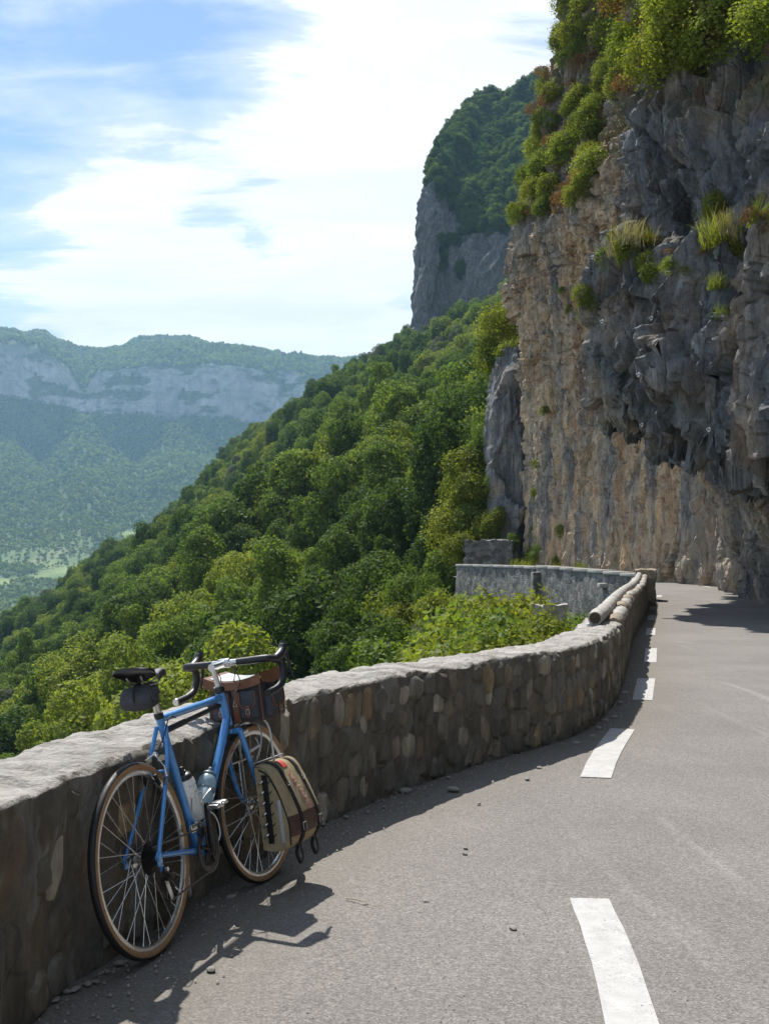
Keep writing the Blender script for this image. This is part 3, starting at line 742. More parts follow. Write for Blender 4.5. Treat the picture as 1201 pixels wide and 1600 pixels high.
# warp the levels so that ledges and brows wander
CL0[..., 2] += (0.55 * fbm(CL0 * np.array((0.25, 0.25, 0.08)), 3, 200)) * smooth(3.0, 7.0, CL0[..., 2])
def normals(Vg):
    n_ = np.cross(np.gradient(Vg, axis=0), np.gradient(Vg, axis=1)); return n_ / (np.linalg.norm(n_, axis=-1, keepdims=True) + 1e-9)
NN = normals(CL0)
if NN[300, 60, 0] > 0: NN = -NN
Vc = CL0
wz = Vc * np.array((0.52, 0.52, 0.30)) + 0.35 * np.stack([fbm(Vc * 0.5, 3, s) for s in (301, 302, 303)], -1)
v1, e1 = facets(wz, 400)
v2, e2 = facets(Vc * np.array((1.45, 1.45, 0.75)) + 0.22 * np.stack([fbm(Vc * 1.1, 2, s) for s in (311, 312, 313)], -1), 410)
v3, e3 = facets(Vc * np.array((3.6, 3.6, 2.2)), 420)
flute = fbm(Vc * np.array((0.85, 0.85, 0.11)), 4, 501, 0.55, True)
tA = smooth(8.2, 9.0, tu)[:, None]                   # 1 on the farther, fluted face
soff = smooth(2.2, 3.2, tv) * (1 - smooth(4.6, 5.4, tv))
amp1 = 0.85 * (1 - tA) + 0.42 * tA
crack = 0.22 * (1 - smooth(0.0, 0.10, e1)) + 0.10 * (1 - smooth(0.0, 0.10, e2))
D = v1 * amp1 + v2 * (0.40 - 0.1 * tA) + v3 * 0.17 - crack
D = D + flute * (0.26 + 0.20 * tA) + 0.09 * fbm(Vc * 3.2, 4, 520, 0.62) + 0.05 * fbm(Vc * np.array((7, 7, 2.5)), 3, 530, 0.6, True)
low = (1 - smooth(2.0, 3.4, tv))[None, :]                # the water-worn foot: columns rather than blocks
D = D * (1 - 0.30 * soff[None, :]) * (1 - 0.62 * low) + low * (0.34 * flute + 0.10 * fbm(Vc * np.array((2.2, 2.2, 0.35)), 4, 541, 0.6, True))
D = D * smooth(-0.5, 1.2, Vc[..., 2] + 0.3)
# blocks hang to different depths along the brow
hang = (facets(Vc * np.array((0.62, 0.62, 0.05)), 440)[0] * 1.25 + v2 * 0.35) * (smooth(3.0, 3.9, tv) * (1 - smooth(4.8, 6.0, tv)))[None, :] * (1 - tA)
CL = Vc + NN * D[..., None]
CL[..., 2] -= 0.75 * hang - 0.25 * np.abs(hang)
me = mesh_from('cliff', CL, grid_faces(len(tu), len(tv)), [ROCK], 20)
lowf = 1 - smooth(3.1, 3.8, tv)[None, :]
warm = np.clip(tA * 0.95 * (1 - 0.55 * smooth(7.2, 8.4, tv)[None, :]) + (1 - tA) * (0.46 * lowf) - 0.05, 0, 1)
warm = np.clip(warm + 0.22 * v1 + 0.35 * fbm(Vc * np.array((0.5, 0.5, 0.12)), 3, 610), 0, 1)
me.attributes.new('warm', 'FLOAT', 'POINT').data.foreach_set('value', warm.ravel())
veg = smooth(7.9, 8.25, tv)[None, :] * smooth(-0.35, 0.25, fbm(Vc * 0.5, 4, 640) + 0.9 * (np.abs(NN[..., 2]) - 0.25)) * np.ones_like(Vc[..., 0])
veg = np.maximum(veg, (np.exp(-((tv - 6.55) / 0.3) ** 2)[None, :] * (1 - tA)) * smooth(-0.1, 0.3, fbm(Vc * 0.7, 3, 650)))
me.attributes.new('veg', 'FLOAT', 'POINT').data.foreach_set('value', veg.ravel())
struct(link('cliff', me))
CLN = normals(CL)
if CLN[300, 60, 0] > 0: CLN = -CLN
def cliff_at(u, v):
    i = int(np.clip(np.searchsorted(tu, u), 0, len(tu) - 1)); j = int(np.clip(np.searchsorted(tv, v), 0, len(tv) - 1)); return CL[i, j], CLN[i, j]

# second, darker rock slab farther left
def net_rock(name, net, nu, nv, amp, seed, warm_v, scale=1.0, mat=ROCK):
    net = np.array(net)
    a = np.stack([catmull(net[:, k], np.linspace(0, len(net) - 1, nu)) for k in range(net.shape[1])], 1)
    Vn = np.stack([catmull(a[i], np.linspace(0, net.shape[1] - 1, nv)) for i in range(nu)], 0)
    n_ = normals(Vn); 
    if np.mean((Vn * n_)[..., 1]) > 0: n_ = -n_
    q = Vn / scale
    dd = amp * (0.8 * (worley(q * np.array((0.5, 0.5, 0.25)), seed)[1] - 0.5) + 0.7 * fbm(q * np.array((0.8, 0.8, 0.12)), 4, seed + 9, 0.55, True) + 0.5 * fbm(q * 0.6, 5, seed + 20, 0.6))
    Vn = Vn + n_ * dd[..., None]
    me_ = mesh_from(name, Vn, grid_faces(nu, nv), [mat], 40)
    me_.attributes.new('warm', 'FLOAT', 'POINT').data.foreach_set('value', np.full(nu * nv, warm_v))
    return struct(link(name, me_)), Vn, n_
slab = [[P(790, 900, 84), P(785, 780, 84), P(780, 680, 84), P(786, 600, 84), P(800, 540, 84)],
        [P(776, 900, 72), P(772, 780, 72), P(764, 690, 72.5), P(770, 620, 73.5), P(786, 560, 75)],
        [P(800, 900, 70), P(797, 780, 70), P(792, 690, 70.5), P(792, 610, 71.5), P(800, 545, 73)],
        [P(840, 900, 70), P(838, 780, 70), P(835, 690, 70.5), P(835, 610, 71.5), P(838, 545, 73)]]
net_rock('rock_slab', slab, 60, 90, 0.7, 700, 0.12)
# ------------------------------------------------------------------ wooded hillside
WPTS = np.r_[WALL.at(np.linspace(0, WALL.length, 260)) - WALL.right(np.linspace(0, WALL.length, 260)) * 0.5, FAR.at(np.linspace(0, FAR.length, 140))]
def wall_dist(X, Y):
    p = np.stack((X, Y), -1).reshape(-1, 2); out = np.empty(len(p))
    for i in range(0, len(p), 4000):
        out[i:i + 4000] = np.sqrt(((p[i:i + 4000, None, :] - WPTS[None]) ** 2).sum(-1)).min(1)
    return out.reshape(np.shape(X))
def hill(X, Y):
    X, Y = np.asarray(X, float), np.asarray(Y, float)
    q = np.stack((X / 46 + Y / 160, Y / 120 - X / 300, X * 0), -1)
    und = fbm(q, 3, 801) * np.clip(Y * 0.055, 2.0, 15.0) + fbm(np.stack((X / 17, Y / 17, X * 0), -1), 3, 811) * 1.4
    pl = -20.0 + 0.664 * X + 0.190 * Y + und - np.clip(Y - 620, 0, None) ** 2 * 0.0016
    pl = pl + 0.085 * np.minimum(X + 15, 0) * smooth(60, 220, Y)
    near = np.clip(1 - (Y - 30) / 260, 0, 1)
    dw = wall_dist(X, Y)
    rec = smooth(11, 17, Y)
    bank = -0.9 - (1.25 - 0.85 * rec) * np.minimum(dw, 2.6) - 1.6 * np.maximum(dw - 2.6, 0) + 0.4 * fbm(np.stack((X / 3, Y / 3, X * 0), -1), 3, 821)
    k = 2.5
    z = np.maximum(pl, bank) + k * np.exp(-np.abs(pl - bank) / k) * 0.35
    inner = (X > np.interp(Y, ly_all, lx_all) - 0.25) & (Y < 66)
    return np.where(inner, np.minimum(z, -0.9), z)
n_u, n_d = 150, 260
uu = np.linspace(-0.62, 0.30, n_u); Ds = np.r_[np.linspace(-8, 80, 130), 80 * (900 / 80) ** np.linspace(0.01, 1, n_d - 130)]
Xh = uu[None, :] * (Ds[:, None] + 26) ; Yh = np.repeat(Ds[:, None], n_u, 1)
Zh = hill(Xh, Yh)
me = mesh_from('hillside', np.stack((Xh, Yh, Zh), -1), grid_faces(n_d, n_u)[:, ::-1].copy(), [SOIL], 180)
struct(link('hillside', me))

# ------------------------------------------------------------------ foliage meshes
def crown_mesh(name, seed, H, W, nleaf, leaf, mat, lobes=22, base=0.28, taper=0.0, up=0.2, squash=1.0):
    r_ = np.random.default_rng(seed)
    c = []
    while len(c) < lobes:
        p = r_.uniform(-1, 1, 3)
        if (p ** 2).sum() < 1: c.append(p)
    c = np.array(c); c /= np.maximum(np.linalg.norm(c, axis=1, keepdims=True), 1e-6) ** 0.35
    if H > 3:                                              # trees: uneven domes and boughs stand out of the round
        nb = 9; e = r_.normal(size=(nb, 3)); e[:, 2] = np.abs(e[:, 2]) * 0.9 - 0.25; e /= np.linalg.norm(e, axis=1, keepdims=True)
        c = np.r_[c, e * r_.uniform(1.05, 1.42, nb)[:, None]]; lobes += nb
    hz = np.clip((c[:, 2] + 1) / 2, 0, 1.1)
    wv = 1 - taper * hz
    ax, ay = r_.uniform(0.82, 1.2, 2)
    cen = np.stack((c[:, 0] * W * 0.33 * wv * ax + 0.10 * W * (hz - 0.5) * r_.uniform(-1, 1), c[:, 1] * W * 0.33 * wv * ay, H * (base + (1 - base) * (0.14 + 0.70 * hz))), 1)
    rad = W * r_.uniform(0.13, 0.25, lobes) * (1 - 0.55 * taper * hz)
    if H > 3: rad[-9:] = W * r_.uniform(0.09, 0.17, 9)
    k = r_.choice(lobes, nleaf, p=rad ** 2 / (rad ** 2).sum())
    dr = r_.normal(size=(nleaf, 3)); dr[:, 2] = dr[:, 2] + 0.25; dr /= np.linalg.norm(dr, axis=1, keepdims=True)
    rr = rad[k] * (0.70 + 0.36 * r_.random(nleaf) + (0.22 if H > 3 else 0.75) * r_.random(nleaf) ** 4)
    p = cen[k] + dr * rr[:, None] * np.array((1, 1, squash))
    dd = np.sqrt(((p[:, None] - cen[None]) ** 2).sum(-1)) / rad[None]
    keep = dd.min(1) > 0.62
    p, dr, k = p[keep], dr[keep], k[keep]; n = len(p)
    nor = dr * 0.75 + r_.normal(size=(n, 3)) * 0.42 + np.array((0, 0, up)); nor /= np.linalg.norm(nor, axis=1, keepdims=True)
    t = np.cross(nor, r_.normal(size=(n, 3))); t /= np.linalg.norm(t, axis=1, keepdims=True) + 1e-9; s = np.cross(nor, t)
    sz = leaf * r_.uniform(0.6, 1.4, n)[:, None]
    bend = nor * sz * 0.18
    V = np.stack((p - t * sz * 0.5, p + s * sz * 0.36 - bend, p + t * sz * 0.55, p - s * sz * 0.36 - bend), 1).reshape(-1, 3)
    F = np.arange(4 * n).reshape(n, 4)
    return mesh_from(name, V, F, [mat])
def trunk_mesh(name, seed, H, W):
    r_ = random.Random(seed); m = MB()
    top = np.array((r_.uniform(-.3, .3), r_.uniform(-.3, .3), H * 0.62))
    m.curve([(0, 0, -1.2), (r_.uniform(-.1, .1), r_.uniform(-.1, .1), H * 0.25), top], [0.20, 0.14, 0.05], 7, 8)
    for i in range(5):
        a = i * 1.256 + r_.uniform(-.4, .4); z = H * r_.uniform(0.26, 0.48)
        m.curve([(0, 0, z), (math.cos(a) * W * .16, math.sin(a) * W * .16, z + H * .12), (math.cos(a) * W * .30, math.sin(a) * W * .30, z + H * .27)], [0.075, 0.05, 0.02], 5, 6)
    me_ = bpy.data.meshes.new(name); me_.from_pydata(m.v, [], m.f); me_.materials.append(BARK); me_.shade_smooth(); return me_
KINDS = ['deep', 'mid', 'mid', 'yellow', 'deep', 'mid', 'mid', 'grey', 'yellow', 'deep', 'mid']
TREES = []
for i, kd in enumerate(KINDS):
    tall = [1.0, 1.15, 0.9, 1.0, 1.25, 1.05, 0.95, 1.05, 0.9, 1.1, 1.2][i]
    H, W = 9.4 * tall, 7.2 / tall ** 0.4
    TREES.append((crown_mesh('crown', 900 + i, H, W, 12000, 0.25, LEAF[kd], [14, 26, 18, 12, 30, 16, 22, 14, 20, 24, 12][i], 0.14, [0.1, 0.45, 0.2, 0.3, 0.6, 0.15, 0.4, 0.5, 0.1, 0.3, 0.55][i]), trunk_mesh('trunk', 900 + i, H, W), kd, H, W))

def instancer(name, pts, scl, rot, idx, protos, tilt=None):
    me_ = bpy.data.meshes.new(name); me_.vertices.add(len(pts)); me_.vertices.foreach_set('co', np.asarray(pts, float).ravel())
    me_.attributes.new('scl', 'FLOAT_VECTOR', 'POINT').data.foreach_set('vector', np.asarray(scl, float).ravel())
    me_.attributes.new('rot', 'FLOAT_VECTOR', 'POINT').data.foreach_set('vector', np.asarray(rot, float).ravel())
    me_.attributes.new('idx', 'INT', 'POINT').data.foreach_set('value', np.asarray(idx, np.int32))
    o = stuff(link(name, me_))
    ng = bpy.data.node_groups.new(name, 'GeometryNodeTree')
    ng.interface.new_socket('Geometry', in_out='INPUT', socket_type='NodeSocketGeometry'); ng.interface.new_socket('Geometry', in_out='OUTPUT', socket_type='NodeSocketGeometry')
    gi, go = ng.nodes.new('NodeGroupInput'), ng.nodes.new('NodeGroupOutput')
    jn = ng.nodes.new('GeometryNodeJoinGeometry')
    for pr in protos[::-1]:
        oi = ng.nodes.new('GeometryNodeObjectInfo'); oi.transform_space = 'ORIGINAL'; oi.inputs['Object'].default_value = pr; oi.inputs['As Instance'].default_value = True
        ng.links.new(oi.outputs['Geometry'], jn.inputs[0])
    ip = ng.nodes.new('GeometryNodeInstanceOnPoints'); ip.inputs['Pick Instance'].default_value = True
    ng.links.new(gi.outputs[0], ip.inputs['Points']); ng.links.new(jn.outputs[0], ip.inputs['Instance'])
    for nm, sock, dt in (('scl', 'Scale', 'FLOAT_VECTOR'), ('rot', 'Rotation', 'FLOAT_VECTOR'), ('idx', 'Instance Index', 'INT')):
        na = ng.nodes.new('GeometryNodeInputNamedAttribute'); na.data_type = dt; na.inputs['Name'].default_value = nm
        ng.links.new(na.outputs['Attribute'], ip.inputs[sock])
    ng.links.new(ip.outputs[0], go.inputs[0])
    md = o.modifiers.new('scatter', 'NODES'); md.node_group = ng
    return o

# ------------------------------------------------------------------ trees of the slope
pts = []
yv = 20.0
while yv < 690:
    sp = 4.7 + 0.003 * yv
    x0, x1 = -0.43 * yv - 6, (0.135 + 0.07 * min(max((yv - 80) / 60, 0), 1)) * yv + 3
    for xv in np.arange(x0, x1, sp):
        pts.append((xv + random.uniform(-.42, .42) * sp, yv + random.uniform(-.42, .42) * sp))
    yv += sp
pts = np.array(pts)
dwp = wall_dist(pts[:, 0], pts[:, 1])
side = (pts[:, 0] < np.interp(pts[:, 1], ly_all, lx_all) - 3.2) | (pts[:, 1] > 66)
foot_x = np.interp(pts[:, 1], [0, 61, 64, 68, 74, 86, 95, 110], [9, 9.0, 6.3, 5.6, 6.0, 9, 20, 60])
side &= (pts[:, 0] < foot_x - 1.5)
keepm = (dwp > 5.5) & side
pts = pts[keepm]; dwp = dwp[keepm]
tz = hill(pts[:, 0], pts[:, 1])
lowk = tz < -17.0 + 0.664 * pts[:, 0] + 0.19 * pts[:, 1] + np.clip(pts[:, 1] * 0.05, 1.0, 14)
keep2 = lowk | (pts[:, 1] > 90); pts, dwp, tz = pts[keep2], dwp[keep2], tz[keep2]
# clearings and thinner places
clear = fbm(np.stack((pts[:, 0] / 14, pts[:, 1] / 22, pts[:, 0] * 0), -1), 3, 850)
ts = rng.uniform(0.62, 1.34, len(pts)) * np.clip(0.48 + dwp / 26, 0.48, 1.0) * np.clip(1.08 - clear * 0.5, 0.7, 1.25)
kn = fbm(np.stack((pts[:, 0] / 22, pts[:, 1] / 30, pts[:, 0] * 0), -1), 3, 860) + rng.normal(0, 0.30, len(pts))
ti = np.empty(len(pts), int)
for j, val in enumerate(kn):
    pool = [0, 4, 9] if val < -0.12 else [1, 2, 5, 6, 10] if val < 0.40 else [3, 8] if val < 0.80 else [7]
    ti[j] = random.choice(pool)
ti[pts[:, 1] < 40] = np.array([random.choice([0, 1, 2, 5, 6, 8]) for _ in range(int((pts[:, 1] < 40).sum()))], int) if (pts[:, 1] < 40).any() else 0
pxx = 600.5 + pts[:, 0] / pts[:, 1] * FPX
Hh = np.array([TREES[i][3] for i in ti]) * ts; Wh_ = np.array([TREES[i][4] for i in ti]) * ts
pyt = HOR - (tz + Hh - CAMZ) / pts[:, 1] * FPX
pym = HOR - (tz + Hh * 0.58 - CAMZ) / pts[:, 1] * FPX
rx = Wh_ * 0.5 / pts[:, 1] * FPX; ry = Hh * 0.40 / pts[:, 1] * FPX
wall_y = np.interp(pxx, [-100, 0, 230, 440, 700, 945, 1000], [1195, 1170, 1105, 1062, 1025, 982, 880])
# which crowns show: a coarse front-to-back cover over the picture
cell = 5.0; gx, gy = int(900 / cell), int(1250 / cell); cover = np.zeros((gy, gx), bool)
ylim = np.interp((np.arange(gx) + 0.5) * cell, [0, 230, 440, 700, 945, 1000], [1170, 1105, 1062, 1025, 982, 880])
for j in range(gx): cover[int(ylim[j] / cell):, j] = True
xr = np.interp((np.arange(gy) + 0.5) * cell, [0, 290, 430, 560, 700, 850, 890, 891, 1250], [800, 790, 800, 800, 768, 725, 728, 950, 950])
for i in range(gy): cover[i, int(xr[i] / cell):] = True
vis = np.zeros(len(pts)); order = np.argsort(pts[:, 1])
for k in order:
    if pxx[k] < -40 or pxx[k] > 880: continue
    x0, x1 = int((pxx[k] - rx[k]) / cell), int((pxx[k] + rx[k]) / cell) + 1; y0, y1 = int((pym[k] - ry[k]) / cell), int((pym[k] + ry[k]) / cell) + 1
    x0, x1, y0, y1 = max(x0, 0), min(x1, gx), max(y0, 0), min(y1, gy)
    if x0 >= x1 or y0 >= y1: continue
    yy, xx = np.mgrid[y0:y1, x0:x1]
    el = ((xx + .5) * cell - pxx[k]) ** 2 / rx[k] ** 2 + ((yy + .5) * cell - pym[k]) ** 2 / ry[k] ** 2 < 1
    sub = cover[y0:y1, x0:x1]; vis[k] = (el & ~sub).sum() * cell * cell; sub |= el
best = np.argsort(-vis)[:296]; best = best[vis[best] > 50]
ind = np.zeros(len(pts), bool); ind[best] = True
KINDW = {'deep': 'dark green', 'mid': 'fresh green', 'yellow': 'yellow-green', 'grey': 'pale grey-green'}
CROWN_SRC = [None] * len(TREES)
def zone(k):
    x, y = pxx[k], pym[k]; sky_y = 525 + (655 - x) * 0.66
    if x > 690: return 'beside the far retaining wall'
    col_ = 'at the left edge' if x < 90 else 'above the saddle' if x < 260 else 'above the handlebar' if x < 440 else 'above the middle of the parapet' if x < 600 else 'left of the buttress'
    row_ = 'skyline' if y - sky_y < 45 else 'low' if y > 940 else 'mid-slope' if y > 760 else 'upper-slope'
    return (row_, col_)
items = []
for k in best:
    cm, tm, kd, H, W = TREES[ti[k]]
    sz = 'large' if ts[k] > 1.05 else 'small' if ts[k] < 0.72 else 'rounded'
    z_ = zone(k)
    lab = f'{sz} {KINDW[kd]} tree {z_}' if isinstance(z_, str) else f'{z_[0]} {sz} {KINDW[kd]} tree {z_[1]}'
    r_ = thing('broadleaf_tree', lab, 'tree', (pts[k, 0], pts[k, 1], tz[k] - 0.2), 'broadleaf trees on the wooded slope')
    items.append((r_, lab, pxx[k], pym[k]))
    r_.rotation_euler = (random.uniform(-.07, .07), random.uniform(-.07, .07), random.uniform(0, 6.28)); s = ts[k]
    r_.scale = (s * random.uniform(.9, 1.12), s * random.uniform(.9, 1.12), s)
    c_ = link('crown', cm, r_); link('trunk', tm, r_)
    if CROWN_SRC[ti[k]] is None: CROWN_SRC[ti[k]] = c_
single_out(items)
fallback = next(c for c in CROWN_SRC if c is not None)
CROWN_SRC = [c or fallback for c in CROWN_SRC]
rest = ~ind
nr = int(rest.sum())
instancer('hillside_forest', np.c_[pts[rest], tz[rest] - 0.2], np.c_[ts[rest] * rng.uniform(.9, 1.1, nr), ts[rest] * rng.uniform(.9, 1.1, nr), ts[rest]], np.c_[np.zeros((nr, 2)), rng.uniform(0, 6.28, nr)], ti[rest], CROWN_SRC)
print('trees', len(pts), 'individual', len(best))

# ------------------------------------------------------------------ far cliff tower above the slope
tw = [[(650, 566, 520), (655, 450, 525), (659, 350, 530), (675, 288, 545), (699, 246, 575), (722, 210, 620), (756, 172, 670)],
      [(700, 566, 500), (702, 450, 505), (704, 360, 512), (718, 310, 528), (738, 262, 562), (758, 214, 610), (778, 170, 660)],
      [(756, 566, 485), (757, 455, 490), (759, 385, 500), (768, 325, 518), (782, 262, 560), (794, 208, 610), (802, 150, 655)],
      [(830, 566, 470), (830, 450, 475), (830, 380, 490), (835, 310, 515), (840, 240, 555), (845, 180, 600), (852, 118, 640)]]
net = [[P(*c) for c in col] for col in tw]
net = [[p + np.array((22, 150, 0)) for p in net[0]]] + net
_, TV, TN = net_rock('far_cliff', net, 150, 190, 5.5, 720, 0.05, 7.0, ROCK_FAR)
tp, tsc, tix = [], [], []
fn = fbm(TV / 22.0, 3, 733)
for i in range(25, 150):
    for j in range(8, 190, 1):
        slope = TN[i, j, 2]; hgt = j / 190
        pr = smooth(0.52 - 0.30 * i / 150, 0.66 - 0.30 * i / 150, hgt) * smooth(-0.25, 0.2, fn[i, j] + 0.9 * slope + (hgt - 0.62) * 2.0) + 0.5 * smooth(0.08, 0.35, fn[i, j]) * smooth(50, 85, i)
        if random.random() < pr * 0.26:
            tp.append(TV[i, j] - np.array((0, 0, 2.2))); tsc.append(random.uniform(0.55, 1.0)); tix.append(random.choice([0, 4, 9, 1, 5]))
tp = np.array(tp); tsc = np.array(tsc)
instancer('cliff_top_forest', tp, np.c_[tsc, tsc, tsc * 0.9], np.c_[np.zeros((len(tp), 2)), rng.uniform(0, 6.28, len(tp))], tix, CROWN_SRC)

# ------------------------------------------------------------------ mountains across the valley
def far_ground():
    b = NB('far_slopes'); v = b.pos(src='World')
    nz = b.n('ShaderNodeSeparateXYZ', {0: b.n('ShaderNodeNewGeometry').outputs['True Normal']}).outputs[2]
    forest = b.ramp(b.noise(v, 0.02, 8, 0.7), [(0.3, (0.050, 0.085, 0.022)), (0.6, (0.085, 0.130, 0.032)), (0.8, (0.14, 0.18, 0.055))])
    rockc = b.ramp(b.noise(b.pos((1, 1, 0.35), src='World'), 0.018, 7, 0.65, 0.4), [(0.3, (0.22, 0.22, 0.215)), (0.55, (0.46, 0.45, 0.43)), (0.75, (0.66, 0.63, 0.57))])
    rf = b.n('ShaderNodeAttribute', attribute_name='rock').outputs['Fac']
    fld = b.n('ShaderNodeAttribute', attribute_name='field').outputs['Fac']
    field = b.ramp(b.noise(v, 0.012, 4, 0.6), [(0.35, (0.13, 0.20, 0.05)), (0.60, (0.24, 0.30, 0.09)), (0.78, (0.48, 0.42, 0.29))])
    c = b.mix(fld, forest, field); c = b.mix(rf, c, rockc)
    return b.principled(c, 0.95, 0, b.bump(b.noise(v, 0.05, 6, 0.7), 0.6, 6.0))
FARMAT = far_ground()
skx = [-220, 0, 60, 100, 150, 185, 215, 260, 330, 420, 500, 545, 585, 700]
skyy = [522, 527, 531, 546, 553, 551, 540, 537, 545, 557, 569, 572, 578, 590]
n_a, n_r = 420, 360
pa = np.linspace(-190, 720, n_a)
n_r = 60 + 100 + 44 + 70 + 66
pa = np.linspace(-190, 720, n_a)
yz = lambda row, D: CAMZ + (HOR - row) / FPX * D
# the cliff line steps back and forth; spurs run out below it
front = 60 * fbm(np.stack((pa / 70.0, pa * 0, pa * 0), -1), 4, 910) + 26 * fbm(np.stack((pa / 16.0, pa * 0 + 3, pa * 0), -1), 3, 915)
spur = np.interp(pa, [-190, -60, 10, 62, 125, 215, 268, 380, 470, 560, 720], [0.3, 0.8, 0.55, 0.0, 1.0, 0.0, 0.72, 0.0, 0.35, 0.1, 0.4])
ctop = np.interp(pa, [-190, 0, 60, 105, 128, 150, 260, 400, 480, 560, 720], [548, 548, 556, 585, 618, 582, 566, 575, 583, 596, 610])
cbot = np.interp(pa, [-190, 0, 100, 128, 200, 260, 400, 480, 560, 720], [632, 634, 648, 652, 650, 652, 660, 668, 664, 670])
sky_r = np.interp(pa, skx, skyy)
brk = np.interp(spur, [0, 1], [722, 664])                  # row where the gentler lower slope ends
DM = np.empty((n_r, n_a)); PA = np.repeat(pa[None, :], n_r, 0); Zm = np.empty_like(DM); ROCKM = np.zeros_like(DM)
for i in range(n_a):
    dc = 3330 + front[i] * 0.8                               # foot of the cliff band
    db = dc - 60 - 95 * (1 - spur[i])                        # where the shadowed steep slope starts
    Dm = np.r_[np.linspace(900, 2000, 60, endpoint=False), np.linspace(2000, db, 100, endpoint=False), np.linspace(db, dc, 44, endpoint=False), np.linspace(dc, dc + 30, 70, endpoint=False), np.linspace(dc + 30, 4700, 66)]
    zb, zc = yz(brk[i], db), yz(cbot[i], dc)
    rows_d = [800, 1300, 1750, 2150, 2700, db, dc, dc + 12, dc + 16, dc + 30, dc + 120, 3950, 4300, 5200]
    zt = yz(ctop[i], dc + 30); m1 = zc + (zt - zc) * 0.46
    rows_z = [yz(1050, 800), yz(985, 1300), yz(945, 1750), yz(885, 2150), yz(795, 2700) + 40 * spur[i], zb, zc, m1, m1 + (zt - zc) * 0.06, zt, yz(ctop[i] - 12, dc + 120), yz(sky_r[i], 3950), yz(sky_r[i] + 6, 4300), yz(sky_r[i] + 60, 5200)]
    DM[:, i] = Dm; Zm[:, i] = np.interp(Dm, rows_d, rows_z)
    ROCKM[:, i] = smooth(dc - 3, dc + 2, Dm) * (1 - smooth(dc + 27, dc + 33, Dm))
Xm, Ym = (PA - 600.5) / FPX * DM, DM
q = np.stack((Xm / 260, Ym / 260, Xm * 0), -1)
calm = smooth(2000, 2600, DM) * (1 - ROCKM)
Zm += fbm(q, 5, 930, 0.55, True) * 38 * calm + fbm(q * 4, 4, 940) * 9 * smooth(1500, 2300, DM)
band = np.stack((Xm / 34, Zm / 60, Xm * 0), -1)
Ym2 = Ym + ROCKM * (16 * fbm(band, 5, 950, 0.6, True) + 9 * facets(np.stack((Xm / 24, Zm / 34, Xm * 0), -1), 955)[0])
ROCKM = ROCKM * (1 - 0.85 * smooth(0.12, 0.32, fbm(np.stack((Xm / 70, Zm / 22, Xm * 0), -1), 4, 960)))
FIELD = smooth(-0.08, 0.08, fbm(np.stack((Xm / 110, Ym / 160, Xm * 0), -1), 3, 970)) * (1 - smooth(2000, 2420, DM))
sp_ = np.exp(-(((PA - 206) / 24) ** 2 + ((HOR - (Zm - CAMZ) / DM * FPX - 836) / 9) ** 2)); FIELD = np.clip(FIELD + 1.2 * sp_, 0, 1)
me = mesh_from('mountain', np.stack((Xm, Ym2, Zm), -1), grid_faces(n_r, n_a)[:, ::-1].copy(), [FARMAT], 180)
me.attributes.new('rock', 'FLOAT', 'POINT').data.foreach_set('value', ROCKM.ravel())
me.attributes.new('field', 'FLOAT', 'POINT').data.foreach_set('value', FIELD.ravel())
struct(link('mountain', me))
# a farther wooded ridge showing over its shoulder
xr_ = np.linspace(300, 760, 90); rr_ = np.linspace(0, 1, 30)
Vr = np.array([[P(x, 700 - (700 - np.interp(x, [300, 480, 510, 545, 585, 640, 760], [610, 572, 566, 561, 563, 575, 580])) * math.sin(min(t * 1.57, 1.57)) , 5000 + 900 * t) for t in rr_] for x in xr_])
Vr[..., 2] += 14 * fbm(Vr / 160, 4, 980)
me = mesh_from('far_ridge', Vr, grid_faces(90, 30), [FARMAT], 180); struct(link('far_ridge', me))
# the far woods: small crowns over slopes and plateau
FARLEAF = leaf_material('leaf_far', (0.18, 0.25, 0.055), (0.36, 0.43, 0.11), 0.4); FARLEAF2 = leaf_material('leaf_far_dark', (0.12, 0.18, 0.045), (0.26, 0.33, 0.08), 0.4)
blob = crown_mesh('crown', 990, 9.0, 8.0, 420, 1.5, FARLEAF, 9, 0.0, 0.3)
blob2 = crown_mesh('crown', 991, 10.0, 7.0, 420, 1.5, FARLEAF2, 9, 0.0, 0.45)
NF = 60000
fi = rng.integers(0, n_a - 1, NF * 3); fj = rng.choice(n_r - 1, NF * 3, p=(lambda w: w / w.sum())(np.diff(DM[:, 200]) * DM[:-1, 200]))
fu, fv = rng.random(NF * 3), rng.random(NF * 3)
G4 = np.stack((Xm, Ym2, Zm), -1)
fp = G4[fj, fi] * ((1 - fu) * (1 - fv))[:, None] + G4[fj, fi + 1] * (fu * (1 - fv))[:, None] + G4[fj + 1, fi] * ((1 - fu) * fv)[:, None] + G4[fj + 1, fi + 1] * (fu * fv)[:, None]
ok = (ROCKM[fj, fi] < 0.35) & (rng.random(NF * 3) > FIELD[fj, fi] * 1.1 - 0.05) & (fp[:, 1] > 1500) & (fp[:, 1] < 4150)
fp = fp[ok][:NF]; fs = rng.uniform(0.6, 1.3, len(fp)) * np.clip(fp[:, 1] / 2600, 0.7, 1.3)
b1o = link('distant_tree', blob); b2o = link('distant_tree', blob2)
for o_, k_, nm in ((b1o, 0, 'fresh green'), (b2o, 1, 'dark green')):
    sel = int(np.argmin(np.abs(fp[:, 1] - 2300) + np.abs(fp[:, 0] + 560 + 120 * k_))); o_.location = fp[sel]
    tag(o_, f'tiny {nm} tree on the far valley side at the left edge', 'tree', 'distant trees across the valley')
instancer('far_forest', fp, np.c_[fs, fs, fs], np.c_[np.zeros((len(fp), 2)), rng.uniform(0, 6.28, len(fp))], rng.integers(0, 2, len(fp)), [b1o, b2o])

